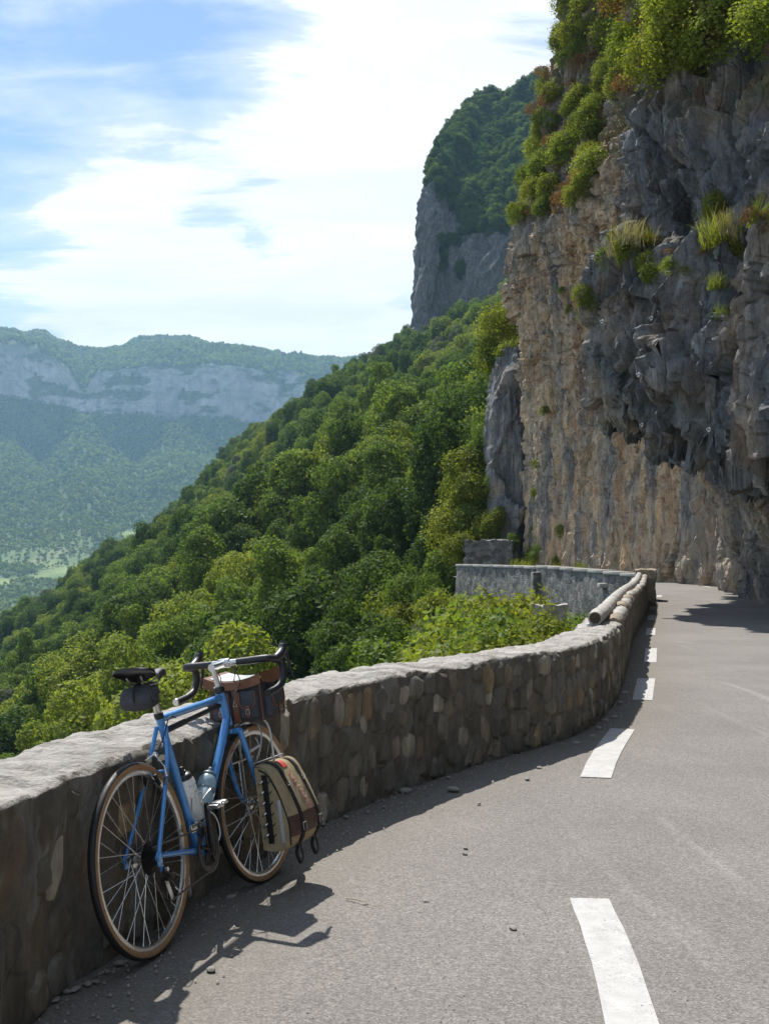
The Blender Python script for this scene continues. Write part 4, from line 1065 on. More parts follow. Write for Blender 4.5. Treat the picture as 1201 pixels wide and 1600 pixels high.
# ------------------------------------------------------------------ shrubs, dry tufts and grass on the cliff and by the wall
SHRUB = [crown_mesh('foliage', 1100 + i, 1.5, 1.7, 5200, 0.075, LEAF[k], 20, 0.0, 0.15, 0.3) for i, k in enumerate(['shrub', 'shrub', 'mid', 'shrub', 'yellow'])]
DRY = [crown_mesh('foliage', 1150 + i, 0.9, 1.5, 1500, 0.075, LEAF['dry'], 14, 0.0, 0.0, 0.3, 0.7) for i in range(2)]
def tuft_mesh(seed, mat, n=170, L=0.75):
    r_ = np.random.default_rng(seed); V, F = [], []
    for i in range(n):
        a = r_.uniform(0, 6.28); sp = r_.uniform(0.15, 0.75); l = L * r_.uniform(0.5, 1.1); b0 = r_.normal(size=2) * 0.16; w = 0.011
        d = np.array((math.cos(a), math.sin(a))); pr = np.array((-d[1], d[0]))
        b = len(V)
        for t in (0, 0.35, 0.7, 1.0):
            c = np.r_[b0 + d * sp * l * t ** 1.6, l * (t - 0.45 * sp * t * t)]
            for s in (-1, 1): V.append(c + np.r_[pr, 0] * s * w * (1 - 0.85 * t))
        for j in range(3): F.append((b + 2 * j, b + 2 * j + 1, b + 2 * j + 3, b + 2 * j + 2))
    return mesh_from('blades', np.array(V), np.array(F), [mat])
TUFT = [tuft_mesh(1, LEAF['straw']), tuft_mesh(2, LEAF['shrub']), tuft_mesh(3, LEAF['straw'], 120, 0.9)]
stem_me = trunk_mesh('stem', 77, 1.2, 1.4)
PLANTS = []
def pix(p): return 600.5 + p[0] / p[1] * FPX, HOR - (p[2] - CAMZ) / p[1] * FPX
def plant(kind, me_, p, s, label, cat, group, lean=None):
    o = thing(kind, label, cat, tuple(p), group); PLANTS.append((o, label, *pix(np.array(p))))
    if kind in ('verge_shrub', 'bank_shrub'):                 # they stay below the far wall's coping
        x_, y_ = pix(np.array(p)); room = p[1] / FPX * (y_ - float(np.interp(x_, [560, 700, 760, 850, 950], [880, 900, 925, 945, 962]))); s = min(s, max(room, 0.25) / 1.55)
        o.location.x = min(p[0], float(np.interp(p[1], ly_all, lx_all)) - 0.50 - 1.25 * s)   # clear of the parapet
    o.scale = (s * random.uniform(.85, 1.2), s * random.uniform(.85, 1.2), s * random.uniform(.85, 1.15))
    o.rotation_euler = (random.uniform(-.2, .2), random.uniform(-.2, .2), random.uniform(0, 6.28))
    link('foliage' if 'tuft' not in kind else 'blades', me_, o)
    return o
placed = []
CPX, CPY = 600.5 + CL[..., 0] / np.maximum(CL[..., 1], 1.0) * FPX, HOR - (CL[..., 2] - CAMZ) / np.maximum(CL[..., 1], 1.0) * FPX
def cliff_seen(x, y):
    """the nearest spot of the cliff that shows at that pixel"""
    m = (np.abs(CPX - x) < 5) & (np.abs(CPY - y) < 5) & (CL[..., 1] > 15)
    if not m.any(): return None
    k = np.argmin(np.where(m, CL[..., 1], 1e9)); i, j = np.unravel_index(k, m.shape)
    return CL[i, j], CLN[i, j]
def inside(poly, x, y):
    c = False; n = len(poly)
    for i in range(n):
        (x0, y0), (x1, y1) = poly[i], poly[(i + 1) % n]
        if (y0 > y) != (y1 > y) and x < (x1 - x0) * (y - y0) / (y1 - y0) + x0: c = not c
    return c
def cliff_plants(n, poly, dry, smin, smax, where, grp, minpx):
    xs, ys = [q[0] for q in poly], [q[1] for q in poly]; c = tries = 0
    while c < n and tries < n * 60:
        tries += 1
        x, y = random.uniform(min(xs), max(xs)), random.uniform(min(ys), max(ys))
        if not inside(poly, x, y) or any((x - a_) ** 2 + (y - b_) ** 2 < minpx ** 2 for a_, b_ in placed): continue
        hit = cliff_seen(x, y)
        if hit is None: continue
        p, nn = hit; placed.append((x, y)); c += 1
        if random.random() < dry: plant('dry_bush', random.choice(DRY), p - nn * 0.15, random.uniform(smin, smax) * 0.85, f'rusty dry bush {where}', 'bush', 'dry bushes ' + grp)
        else: plant('shrub', random.choice([SHRUB[0], SHRUB[1], SHRUB[3], SHRUB[4]]), p - nn * 0.25 - np.array((0, 0, 0.25)), random.uniform(smin, smax), f'yellow-green shrub {where}', 'shrub', 'shrubs ' + grp)
cliff_plants(34, [(805, 60), (870, 120), (935, 150), (930, 285), (850, 300), (785, 330), (800, 220)], 0.2, 0.7, 1.35, 'on the slope above the left buttress', 'above the left buttress', 21)
cliff_plants(16, [(775, 300), (900, 285), (905, 320), (780, 350)], 0.5, 0.5, 0.95, 'along the lip of the left buttress', 'on the buttress lip', 15)
cliff_plants(34, [(860, -30), (1000, -30), (1010, 70), (960, 140), (925, 150), (870, 80)], 0.12, 0.8, 1.4, 'in the cleft beside the overhang', 'in the cleft', 24)
cliff_plants(60, [(990, -40), (1220, -40), (1220, 55), (1110, 80), (1010, 125), (950, 150)], 0.5, 0.65, 1.25, 'along the top of the overhang', 'above the overhang', 22)
cliff_plants(14, [(955, 375), (1055, 365), (1060, 430), (960, 430)], 0.35, 0.26, 0.48, 'on the overhang ledge', 'on the ledge', 20)
cliff_plants(7, [(1100, 335), (1160, 330), (1160, 395), (1100, 400)], 0.25, 0.26, 0.5, 'on the right ledge of the overhang', 'on the right ledge', 20)
cliff_plants(5, [(1180, 320), (1215, 320), (1215, 370), (1180, 370)], 0.6, 0.35, 0.6, 'at the right edge of the overhang ledge', 'at the right edge', 18)
cliff_plants(5, [(880, 455), (930, 455), (930, 480), (880, 480)], 0.2, 0.35, 0.55, 'beside the dark nose of the overhang', 'beside the nose', 16)
for u, v, s in [(11.8, 4.2, .5), (12.2, 3.0, .6), (12.6, 2.2, .7), (12.9, 1.3, .6), (11.4, 1.2, .5), (12.0, 0.5, .8), (11.5, .25, .6), (12.6, .3, .9), (9.6, 3.4, .35), (10.3, 5.2, .4)]:
    p, nn = cliff_at(u, v); plant('shrub', random.choice(SHRUB), p - nn * 0.1, s, 'small green shrub on the sheer tan buttress face', 'shrub', 'shrubs on the tan face')
for x, y, s, k in [(975, 385, 1.0, 0), (990, 380, 1.1, 2), (1005, 385, 0.9, 1), (1120, 375, 1.1, 1), (1135, 365, 1.0, 0), (1150, 380, 0.8, 2), (1190, 350, 0.9, 1), (960, 400, 0.6, 0), (1120, 445, 0.6, 1), (1127, 500, 0.5, 1)]:
    hit = cliff_seen(x, y)
    if hit is not None: plant('grass_tuft', TUFT[k], hit[0] - hit[1] * 0.03, s, ('straw-coloured' if k != 1 else 'bright green') + ' grass tuft on the overhanging cliff ledge', 'grass', ('straw' if k != 1 else 'green') + ' tufts on the overhang')
# bushes on the steep ground left of the buttress
for x, y, Yd, s in [(752, 700, 74, 1.9), (738, 740, 74, 2.0), (760, 660, 76, 1.6), (775, 560, 77, 1.9), (795, 500, 78, 1.8), (800, 545, 75, 1.2), (745, 790, 72, 1.8), (765, 770, 71, 1.3), (728, 820, 71, 1.6), (780, 800, 69.5, 0.9), (755, 825, 69, 1.2),
                    (790, 600, 74.5, 1.1), (720, 770, 78, 2.2), (700, 840, 72, 2.0), (775, 745, 70.5, 0.8), (812, 470, 74, 1.3), (785, 520, 80, 2.2), (735, 845, 68.6, 1.0), (715, 860, 69, 1.4), (800, 835, 67.0, 0.7)]:
    plant('shrub', random.choice(SHRUB), P(x, y + 25, Yd), s, 'leafy bush on the steep ground left of the buttress', 'shrub', 'bushes left of the buttress')
# verge shrubs just outside the parapet
for x, y, Yd, s, k in [(870, 985, 17.5, 0.80, 2), (905, 990, 17.0, 0.62, 0), (835, 990, 18.5, 0.85, 2), (930, 975, 19.5, 0.6, 0), (890, 960, 24, 0.85, 2), (800, 985, 24, 1.15, 0), (770, 1000, 25, 1.2, 4), (740, 1010, 23, 1.05, 0), (805, 950, 31, 1.5, 1), (775, 960, 33, 1.6, 4),
                       (920, 955, 27, 0.75, 2), (710, 1020, 21, 0.8, 0), (825, 930, 36, 1.2, 1), (750, 940, 40, 1.9, 2), (780, 925, 44, 1.4, 0), (690, 1030, 19, 0.55, 4), (850, 1000, 15.5, 0.42, 1), (940, 960, 23, 0.5, 0)]:
    p = P(x, y, Yd); g = float(hill(np.array([p[0]]), np.array([p[1]]))[0]); sh = p[2] - g
    s = max(s, (sh + 0.35 * s) / 1.5)
    plant('verge_shrub', SHRUB[k], (p[0], p[1], g - 0.1), s, 'leafy shrub behind the parapet near the concrete rail', 'shrub', 'shrubs behind the parapet')
for i in range(70):
    s_ = random.uniform(WALL.s_at_y(13.5), WALL.s_at_y(33)); c = WALL.at(s_) - WALL.right(s_) * (1.0 + 9.0 * random.random() ** 1.4); g = float(hill(np.array([c[0]]), np.array([c[1]]))[0])
    plant('verge_shrub', SHRUB[random.choice((2, 2, 2, 0, 3))], (c[0], c[1], g - 0.1), random.uniform(0.5, 1.0) + min(max(-g - 1.5, 0) * 0.22, 1.1), 'leafy shrub behind the parapet near the concrete rail', 'shrub', 'shrubs behind the parapet')
for x, y, Yd, s in [(600, 990, 62, 1.9), (615, 975, 60, 1.8), (590, 1005, 58, 1.7), (630, 965, 63, 2.0), (645, 980, 55, 1.7), (620, 1000, 52, 1.5), (660, 950, 62, 2.1), (680, 940, 64, 2.0), (700, 930, 62, 1.8), (575, 1000, 66, 2.1), (655, 1000, 47, 1.4), (690, 965, 54, 1.6), (640, 940, 68, 2.2), (610, 955, 70, 2.3)]:
    p = P(x, y, Yd); g = float(hill(np.array([p[0]]), np.array([p[1]]))[0])
    plant('bank_shrub', SHRUB[random.choice((2, 2, 2, 0, 3))], (p[0], p[1], g - 0.3), s, 'leafy shrub under the far retaining wall', 'shrub', 'shrubs under the far retaining wall')
for i in range(44):
    s_ = random.uniform(1.0, FAR.length); c = FAR.at(s_) - FAR.right(s_) * (1.2 + 8.0 * random.random()); g = float(hill(np.array([c[0]]), np.array([c[1]]))[0])
    plant('bank_shrub', SHRUB[random.choice((2, 2, 2, 0, 3))], (c[0], c[1], g - 0.2), random.uniform(0.8, 1.5) + min(max(-g - 1.5, 0) * 0.16, 1.0), 'leafy shrub under the far retaining wall', 'shrub', 'shrubs under the far retaining wall')
for x, y, Yd, s in [(808, 888, 61, 1.0), (822, 886, 60, 0.9), (870, 886, 57, 0.7), (905, 888, 57, 0.9), (1140, 914, 42.5, 1.0), (1160, 918, 40.5, 1.0), (1180, 922, 38.5, 0.9)]:
    p = P(x, y, Yd); p[2] = road_z(Yd) + (0.35 if x < 1000 else 0)
    plant('grass_tuft', TUFT[1], p, s, 'green grass tuft at the road edge under the cliff', 'grass', 'tufts at the cliff foot')
single_out(PLANTS)
# rock-fall anchor bolts
BOLTS = []
for u, v in [(5.6, 5.5), (5.0, 5.6), (5.2, 5.05), (4.4, 5.3), (4.0, 5.1), (4.8, 4.9), (5.9, 5.9), (4.1, 5.7)]:
    p, nn = cliff_at(u, v); m = MB(); e = np.array((-0.28, -0.12, 0.03)); m.tube([(0, 0, 0), tuple(e)], 0.022, 6); m.tube([tuple(e * 0.72), tuple(e * 0.80)], 0.06, 8)
    o = m.build('anchor_bolt', plain('galvanised', (0.5, 0.48, 0.45), 0.5, 0.6)); o.location = p - nn * 0.02
    tag(o, 'small pale steel anchor bolt in the dark overhang', 'bolt', 'anchor bolts in the overhang'); BOLTS.append((o, o['label'], *pix(p)))
single_out(BOLTS)

# ------------------------------------------------------------------ loose stones on the road
def pebble_mesh(seed):
    bm = bmesh.new(); bmesh.ops.create_icosphere(bm, subdivisions=2, radius=1.0)
    co = np.array([v.co for v in bm.verts]); k = 1 + 0.28 * fbm(co * 1.1 + seed * 3.3, 3, seed) - 0.25 * (worley(co * 1.2 + seed, seed)[1] - .5)
    for v, c, q in zip(bm.verts, co, k): v.co = Vector(c * q * np.array((1, 0.75, 0.5)))
    me_ = bpy.data.meshes.new('pebble'); bm.to_mesh(me_); bm.free(); me_.materials.append(PEBBLE); me_.shade_smooth(); me_.set_sharp_from_angle(angle=math.radians(35)); return me_
PB = [pebble_mesh(i) for i in range(5)]
for x, y, s, lab in [(633, 1238, 0.034, 'flat pale stone at the wall foot, left of two'), (707, 1236, 0.034, 'pale angular stone at the wall foot, right of two'), (801, 1453, 0.017, 'lone round pebble in the middle of the tarmac'),
                     (727, 1327, .013, 'dark pebble, upper of a close pair on the tarmac'), (726, 1336, .012, 'dark pebble, lower of a close pair on the tarmac'), (665, 1410, .014, 'small pale pebble left of the nearest white dash'),
                     (571, 1415, .010, 'tiny pale pebble beside the dry twig'), (823, 1219, .018, 'brown pebble left of the second white dash'), (748, 1256, .014, 'pale pebble just outside the wall shadow'), (330, 1518, .018, 'pinkish flat stone in the bicycle shadow'),
                     (842, 1201, .02, 'pale pebble near the foot of the second white dash')]:
    p = G(x, y); o = link('loose_stone', random.choice(PB)); o.location = (p[0], p[1], p[2] + s * 0.42); o.scale = (s * 1.2, s * 1.2, s); o.rotation_euler = (0, 0, random.uniform(0, 6))
    tag(o, lab, 'stone')
LOOSE = []
for x, y, s in [(120, 1548, .018), (137, 1540, .018), (106, 1552, .015), (190, 1508, .02), (245, 1432, .018), (362, 1404, .02), (330, 1420, .014), (505, 1290, .018), (540, 1278, .016), (575, 1270, .014), (600, 1262, .015), (480, 1298, .014), (900, 1163, .03), (935, 1140, .035), (945, 1128, .03),
                (960, 1122, .03), (968, 1100, .035), (975, 1085, .04), (925, 1152, .025), (87, 1565, .016), (150, 1536, .013), (168, 1520, .012), (700, 1216, .016)]:
    p = G(x, y); o = link('loose_stone', random.choice(PB)); o.location = (p[0], p[1], p[2] + s * 0.42); o.scale = (s * 1.2, s, s); o.rotation_euler = (0, 0, random.uniform(0, 6))
    tag(o, 'small loose stone in dirt along the parapet foot', 'stone', 'loose stones along the parapet foot'); LOOSE.append((o, o['label'], x, y))
single_out(LOOSE)
V, F = [], []
for i in range(1500):
    s = WALL.s_at_y(2.5) + (WALL.s_at_y(16) - WALL.s_at_y(2.5)) * random.random(); off = abs(random.gauss(0, 0.17)) + 0.015; c = WALL.at(s) + WALL.right(s) * off; r = random.uniform(0.002, 0.008)
    b = len(V); a0 = random.uniform(0, 6)
    for k in range(4): V.append((c[0] + r * math.cos(a0 + k * 1.57), c[1] + r * math.sin(a0 + k * 1.57), 0.004))
    V.append((c[0], c[1], 0.006 + r)); F += [(b, b + 1, b + 4), (b + 1, b + 2, b + 4), (b + 2, b + 3, b + 4), (b + 3, b, b + 4)]
for i in range(260):
    p = G(random.uniform(480, 1200), random.uniform(1180, 1600)); r = random.uniform(0.0015, 0.0045); b = len(V); a0 = random.uniform(0, 6)
    for k in range(4): V.append((p[0] + r * math.cos(a0 + k * 1.57), p[1] + r * math.sin(a0 + k * 1.57), p[2] + 0.004))
    V.append((p[0], p[1], p[2] + 0.006 + r)); F += [(b, b + 1, b + 4), (b + 1, b + 2, b + 4), (b + 2, b + 3, b + 4), (b + 3, b, b + 4)]
stuff(link('grit', mesh_from('grit', V, np.array(F), [PEBBLE])))
m = MB(); a, b_ = G(541, 1408), G(583, 1421); a[2] += .012; b_[2] += .012; m.curve([a, (a + b_) / 2 + np.array((0, .01, .006)), b_], [0.003, .0025, .0015], 5, 8)
tag(m.build('dry_twig', plain('twig', (0.42, 0.36, 0.26), 0.8)), 'thin dry twig lying on the tarmac', 'twig')
# ------------------------------------------------------------------ the touring bicycle
BLUE = plain('blue_enamel', (0.095, 0.33, 0.74), 0.28, 0.1, 0.05, 6, **{'Coat Weight': 0.8, 'Coat Roughness': 0.08})
SILVER = plain('polished_alloy', (0.72, 0.71, 0.69), 0.27, 1.0, 0.08, 30)
STEEL = plain('spoke_steel', (0.66, 0.65, 0.63), 0.30, 0.9, 0.05, 30)
DARKMET = plain('dark_drivetrain', (0.055, 0.052, 0.05), 0.42, 0.7, 0.2, 60)
RUBBER = plain('black_rubber', (0.018, 0.018, 0.019), 0.55, 0, 0.2, 80, 0.3, 0.001)
TAPE = plain('bar_tape', (0.020, 0.020, 0.022), 0.45, 0, 0.2, 90, 0.5, 0.002)
GUM = plain('gum_sidewall', (0.36, 0.205, 0.098), 0.62, 0, 0.18, 25)
LEATHER_B = plain('black_leather', (0.022, 0.021, 0.022), 0.38, 0, 0.2, 50, 0.3, 0.001)
LEATHER = plain('brown_leather', (0.20, 0.075, 0.032), 0.45, 0, 0.3, 22, 0.4, 0.002)
LEATHER_D = plain('dark_brown_leather', (0.075, 0.038, 0.026), 0.5, 0, 0.25, 22, 0.4, 0.002)
def canvas(name, col):
    b = NB(name); v = b.pos()
    wx = b.n('ShaderNodeTexWave', {'Vector': v, 'Scale': 210.0, 'Distortion': 0.5}).outputs[1]
    f = b.rng(b.noise(v, 14, 6, 0.65), 0.3, 0.7, 0.74, 1.18)
    c = b.mix(1.0, col, b.n('ShaderNodeCombineColor', {0: f, 1: f, 2: f}).outputs[0], 'MULTIPLY')
    h = b.math('ADD', b.math('MULTIPLY', wx, 0.15), b.noise(v, 16, 4, 0.6))
    return b.principled(c, 0.88, 0, b.bump(h, 0.55, 0.012))
CANVAS, GREYCANVAS, DARKCLOTH = canvas('tan_canvas', (0.43, 0.335, 0.195)), canvas('grey_canvas', (0.078, 0.080, 0.090)), canvas('charcoal_cloth', (0.060, 0.060, 0.070))
WEB = plain('black_webbing', (0.014, 0.014, 0.015), 0.75, 0, 0.2, 80, 0.4, 0.001)
CLEARTOP = plain('map_case', (0.80, 0.80, 0.78), 0.16, 0, 0.05, 10)
WHITE = plain('white_plastic', (0.80, 0.80, 0.78), 0.4, 0, 0.05)
REFLECT = plain('reflective_strip', (0.62, 0.64, 0.66), 0.35, 0.2, 0.05)
REDLAB = plain('red_label', (0.50, 0.045, 0.035), 0.6, 0, 0.2, 60)
PINK = plain('pink_print', (0.52, 0.30, 0.22), 0.8, 0, 0.35, 90)
CREAM = plain('cream_print', (0.72, 0.60, 0.42), 0.8)
INKBLUE = plain('blue_print', (0.10, 0.34, 0.55), 0.5)
def frosted(name, col):
    b = NB(name); v = b.pos()
    d = b.n('ShaderNodeBsdfDiffuse', {'Color': (*col, 1)}); t = b.n('ShaderNodeBsdfTranslucent', {'Color': (*[min(1, c * 1.12) for c in col], 1)}); g = b.n('ShaderNodeBsdfGlossy', {'Color': (1, 1, 1, 1), 'Roughness': b.rng(b.noise(v, 30), 0.3, 0.7, 0.18, 0.36)})
    m = b.n('ShaderNodeMixShader', {0: 0.6, 1: d.outputs[0], 2: t.outputs[0]}); m2 = b.n('ShaderNodeMixShader', {0: 0.08, 1: m.outputs[0], 2: g.outputs[0]})
    b.t.links.new(m2.outputs[0], b.out.inputs[0]); return b.m
BOTTLE, BOTTLE2 = frosted('frosted_bottle', (0.88, 0.93, 0.95)), frosted('blue_frosted_bottle', (0.62, 0.82, 0.92))
RED_REFL = plain('amber_sticker', (0.40, 0.10, 0.04), 0.5)

HEAD, LEAN = math.atan2(0.286, 0.937), math.radians(9.0)
f_ = np.array((math.sin(HEAD), math.cos(HEAD), 0)); l0 = np.array((-math.cos(HEAD), math.sin(HEAD), 0)); u0 = np.array((0, 0, 1.0))
up_ = u0 * math.cos(LEAN) + l0 * math.sin(LEAN); lf_ = l0 * math.cos(LEAN) - u0 * math.sin(LEAN)
org = G(242, 1497); org[2] += 0.006
BM = Matrix(((f_[0], lf_[0], up_[0], org[0]), (f_[1], lf_[1], up_[1], org[1]), (f_[2], lf_[2], up_[2], org[2]), (0, 0, 0, 1)))
bike = thing('bicycle', 'blue steel touring bicycle with drop handlebars leaning on the stone parapet', 'bicycle', mw=BM)
RW = 0.343
RH, FH = np.array((0, 0, RW)), np.array((1.03, 0, RW))
BB, SC, HT, HB = np.array((0.43, 0, 0.275)), np.array((0.268, 0, 0.812)), np.array((0.822, 0, 0.858)), np.array((0.868, 0, 0.705))
axis = (HT - HB) / np.linalg.norm(HT - HB)
STEER = Matrix.Translation(Vector(HB)) @ Matrix.Rotation(math.radians(-5.0), 4, Vector(axis)) @ Matrix.Translation(-Vector(HB))
SA = np.array(STEER)
steer = lambda p: SA[:3, :3] @ p + SA[:3, 3]
def part(m, name, mat, parent=bike, st=False, deg=40):
    if st: m.xf(steer)
    return m.build(name, mat, parent, deg)
# frame
frame = part(MB().tube([SC + np.array((0.27, 0, -0.028)) * 0.02, HT + np.array((0.008, 0, -0.028))], 0.0155, 14), 'top_tube', BLUE)
part(MB().tube([BB, SC + (SC - BB) * 0.02], 0.0160, 14), 'seat_tube', BLUE)
part(MB().tube([BB + np.array((0.01, 0, 0.005)), HB + np.array((-0.006, 0, 0.035))], 0.0180, 14), 'down_tube', BLUE)
ht = part(MB().tube([HB, HT], 0.0195, 16), 'head_tube', BLUE)
m = MB()
for q in (HB - axis * 0.004, HT + axis * 0.004): m.tube([q - axis * 0.008, q + axis * 0.008], 0.0225, 16)
part(m, 'headset_cup', DARKMET, ht)
part(MB().tube([BB + np.array((0, -0.036, 0)), BB + np.array((0, 0.036, 0))], 0.0215, 16), 'bottom_bracket_shell', BLUE)
for s in (-1, 1):
    part(MB().curve([BB + np.array((-0.02, s * 0.020, 0)), np.array((0.28, s * 0.034, 0.30)), np.array((0.018, s * 0.066, RW + 0.002))], [0.0125, 0.0115, 0.0085], 10, 12), 'chainstay', BLUE)
    part(MB().curve([SC + np.array((0.004, s * 0.020, -0.03)), np.array((0.20, s * 0.040, 0.64)), np.array((0.005, s * 0.066, RW + 0.01))], [0.0090, 0.0088, 0.0080], 10, 12), 'seatstay', BLUE)
    m = MB(); m.box((0.006, s * 0.067, RW - 0.006), (0.036, 0.006, 0.052), bev=0.003); m.tube([(0.0, s * 0.060, RW), (0.0, s * 0.074, RW)], 0.013, 10)
    if s < 0: m.box((0.014, s * 0.067, RW - 0.036), (0.018, 0.006, 0.032), bev=0.002)
    part(m, 'dropout', BLUE)
part(MB().tube([(0.200, -0.038, 0.62), (0.200, 0.038, 0.62)], 0.0075, 8), 'stay_bridge', BLUE)
# maker's lettering on the down tube and head tube: dark strokes
m = MB(); dvec = (HB - BB) / np.linalg.norm(HB - BB); nv = np.cross(dvec, (0, 1, 0))
for i, hgt in enumerate((1, .6, 1, .7, 1, .6, .6, 1, .6)):
    c = BB + dvec * (0.30 + 0.021 * i) + np.array((0, -0.0178, 0)); m.tube([c - nv * 0.008 * hgt, c + nv * 0.008 * hgt], 0.0022, 4)
    m.tube([c + nv * 0.008 * (-1) ** i * hgt, c + nv * 0.008 * (-1) ** i * hgt + dvec * 0.011], 0.0018, 4)
part(m, 'frame_lettering', DARKMET, deg=30)
# fork
part(MB().tube([HB - axis * 0.006, HB - axis * 0.03], 0.019, 14).tube([HB - axis * 0.028 + np.array((0, -0.048, 0)), HB - axis * 0.028 + np.array((0, 0.048, 0))], 0.0135, 12), 'fork_crown', BLUE, st=True)
for s in (-1, 1):
    part(MB().curve([HB + np.array((0.008, s * 0.044, -0.022)), np.array((0.930, s * 0.052, 0.52)), np.array((0.975, s * 0.054, 0.40)), FH + np.array((0, s * 0.054, 0.0))], [0.0135, 0.0125, 0.0105, 0.008], 10, 18), 'fork_blade', BLUE, st=True)
    m = MB(); m.tube([FH + np.array((0, s * 0.046, 0)), FH + np.array((0, s * 0.064, 0))], 0.013, 10); part(m, 'axle_nut', SILVER, st=True)
# wheels
spoke_me = {}
def wheel(name, hub, st):
    w = bpy.data.objects.new(name, None); COL.objects.link(w); w.parent = bike
    w.matrix_local = (STEER if st else Matrix()) @ Matrix.Translation(Vector(hub))
    cr, sr = 0.3265, 0.0168
    def arc(a0, a1, n=9, dr=0.0): return [(cr + (sr + dr) * math.cos(a), (sr + dr) * math.sin(a)) for a in np.linspace(a0, a1, n)]
    MB().lathe(arc(-1.12, 1.12, 11), seg=128).build('tread', RUBBER, w, 180)
    for s in (-1, 1): MB().lathe(arc(s * 1.115, s * 2.55, 8, 0.0004), seg=128).build('gum_sidewall', GUM, w, 180)
    rim = [(0.3175, -0.0115), (0.3120, -0.0120), (0.3035, -0.0118), (0.2965, -0.0085), (0.2940, 0.0), (0.2965, 0.0085), (0.3035, 0.0118), (0.3120, 0.0120), (0.3175, 0.0115)]
    MB().lathe(rim, seg=128).build('rim', SILVER, w, 30)
    MB().lathe([(0.009, -0.055), (0.012, -0.048), (0.012, -0.036), (0.027, -0.034), (0.027, -0.029), (0.013, -0.026), (0.011, 0), (0.013, 0.026), (0.027, 0.029), (0.027, 0.034), (0.012, 0.036), (0.012, 0.048), (0.009, 0.055)], seg=28).build('hub', SILVER, w, 40)
    n = 32
    for i in range(4):
        if (i, ) in spoke_me: continue
        side = 1 if i % 2 == 0 else -1; dirn = 1 if i < 2 else -1
        a = dirn * math.radians(66)
        p0 = np.array((0.0245 * math.sin(a), side * 0.0315, 0.0245 * math.cos(a))); p1 = np.array((0.0, side * 0.002, 0.2975))
        m = MB().tube([p0, p1], 0.00135, 5); m.tube([p1 - (p1 - p0) * 0.045, p1], 0.0022, 5)
        o_ = m.build('spoke', STEEL, None, 60); spoke_me[(i, )] = o_.data; bpy.data.objects.remove(o_)
    for i in range(n):
        o_ = link('spoke', spoke_me[(i % 4, )], w); o_.rotation_euler = (0, 2 * math.pi * i / n + 0.05, 0)
    m = MB().tube([(0, 0, 0.2975), (0.0, 0, 0.262)], 0.0026, 6); m.xf(lambda p: np.array((p[0] * math.cos(2.2) + p[2] * math.sin(2.2), p[1], -p[0] * math.sin(2.2) + p[2] * math.cos(2.2))))
    m.build('valve', SILVER, w)
    return w
rw_, fw_ = wheel('rear_wheel', RH, False), wheel('front_wheel', FH, True)
# sticker on the rear tyre
m = MB(); aa = np.linspace(1.38, 1.50, 6)
for a0, a1 in zip(aa[:-1], aa[1:]):
    V = [((r) * math.cos(a), -y_ - 0.0012, (r) * math.sin(a)) for a in (a0, a1) for r, y_ in ((0.318, 0.0148), (0.331, 0.0165))]
    m.add(V, [(0, 1, 3, 2)])
m.build('tyre_badge', RED_REFL, rw_)
# quick release, cassette, derailleur
m = MB().tube([(0, 0.07, RW), (0, 0.084, RW)], 0.009, 10).curve([(0, 0.082, RW), (0.004, 0.088, RW + 0.02), (0.01, 0.086, RW + 0.05)], [0.005, 0.006, 0.004], 8, 8)
part(m, 'quick_release', SILVER)
for k, (rd, yy) in enumerate(((0.060, -0.030), (0.055, -0.034), (0.049, -0.038), (0.043, -0.042), (0.037, -0.046), (0.031, -0.050), (0.026, -0.054))):
    n = int(rd * 2 * math.pi / 0.0127); prof = []
    m = MB()
    for i in range(2 * n):
        a = math.pi * i / n; r = rd if i % 2 else rd - 0.006; prof.append((r * math.cos(a), r * math.sin(a)))
    m.prism(prof, yy - 0.0009, yy + 0.0009, lambda p, q, t: (p, t, q + RW)); part(m, 'sprocket', DARKMET, deg=20)
dr = bpy.data.objects.new('rear_derailleur', None); COL.objects.link(dr); dr.parent = bike
m = MB().tube([(0.012, -0.070, RW - 0.045), (0.03, -0.085, RW - 0.06), (0.05, -0.080, RW - 0.085)], [0.011, 0.013, 0.010], 10); m.box((0.045, -0.075, RW - 0.08), (0.05, 0.02, 0.018), bev=0.004); m.build('body', DARKMET, dr)
for c in ((0.05, -0.05, RW - 0.095), (0.075, -0.05, RW - 0.155)): MB().tube([(c[0], c[1] - 0.004, c[2]), (c[0], c[1] + 0.004, c[2])], 0.020, 14).build('jockey_wheel', DARKMET, dr)
m = MB(); m.box((0.0625, -0.058, RW - 0.125), (0.022, 0.003, 0.085), np.array(Matrix.Rotation(-0.38, 3, 'Y')), 0.001); m.build('cage', SILVER, dr)
m = MB().tube([(0.012, -0.082, RW - 0.045), (0.012, -0.092, RW - 0.045)], 0.008, 8); m.build('barrel_bolt', SILVER, dr)
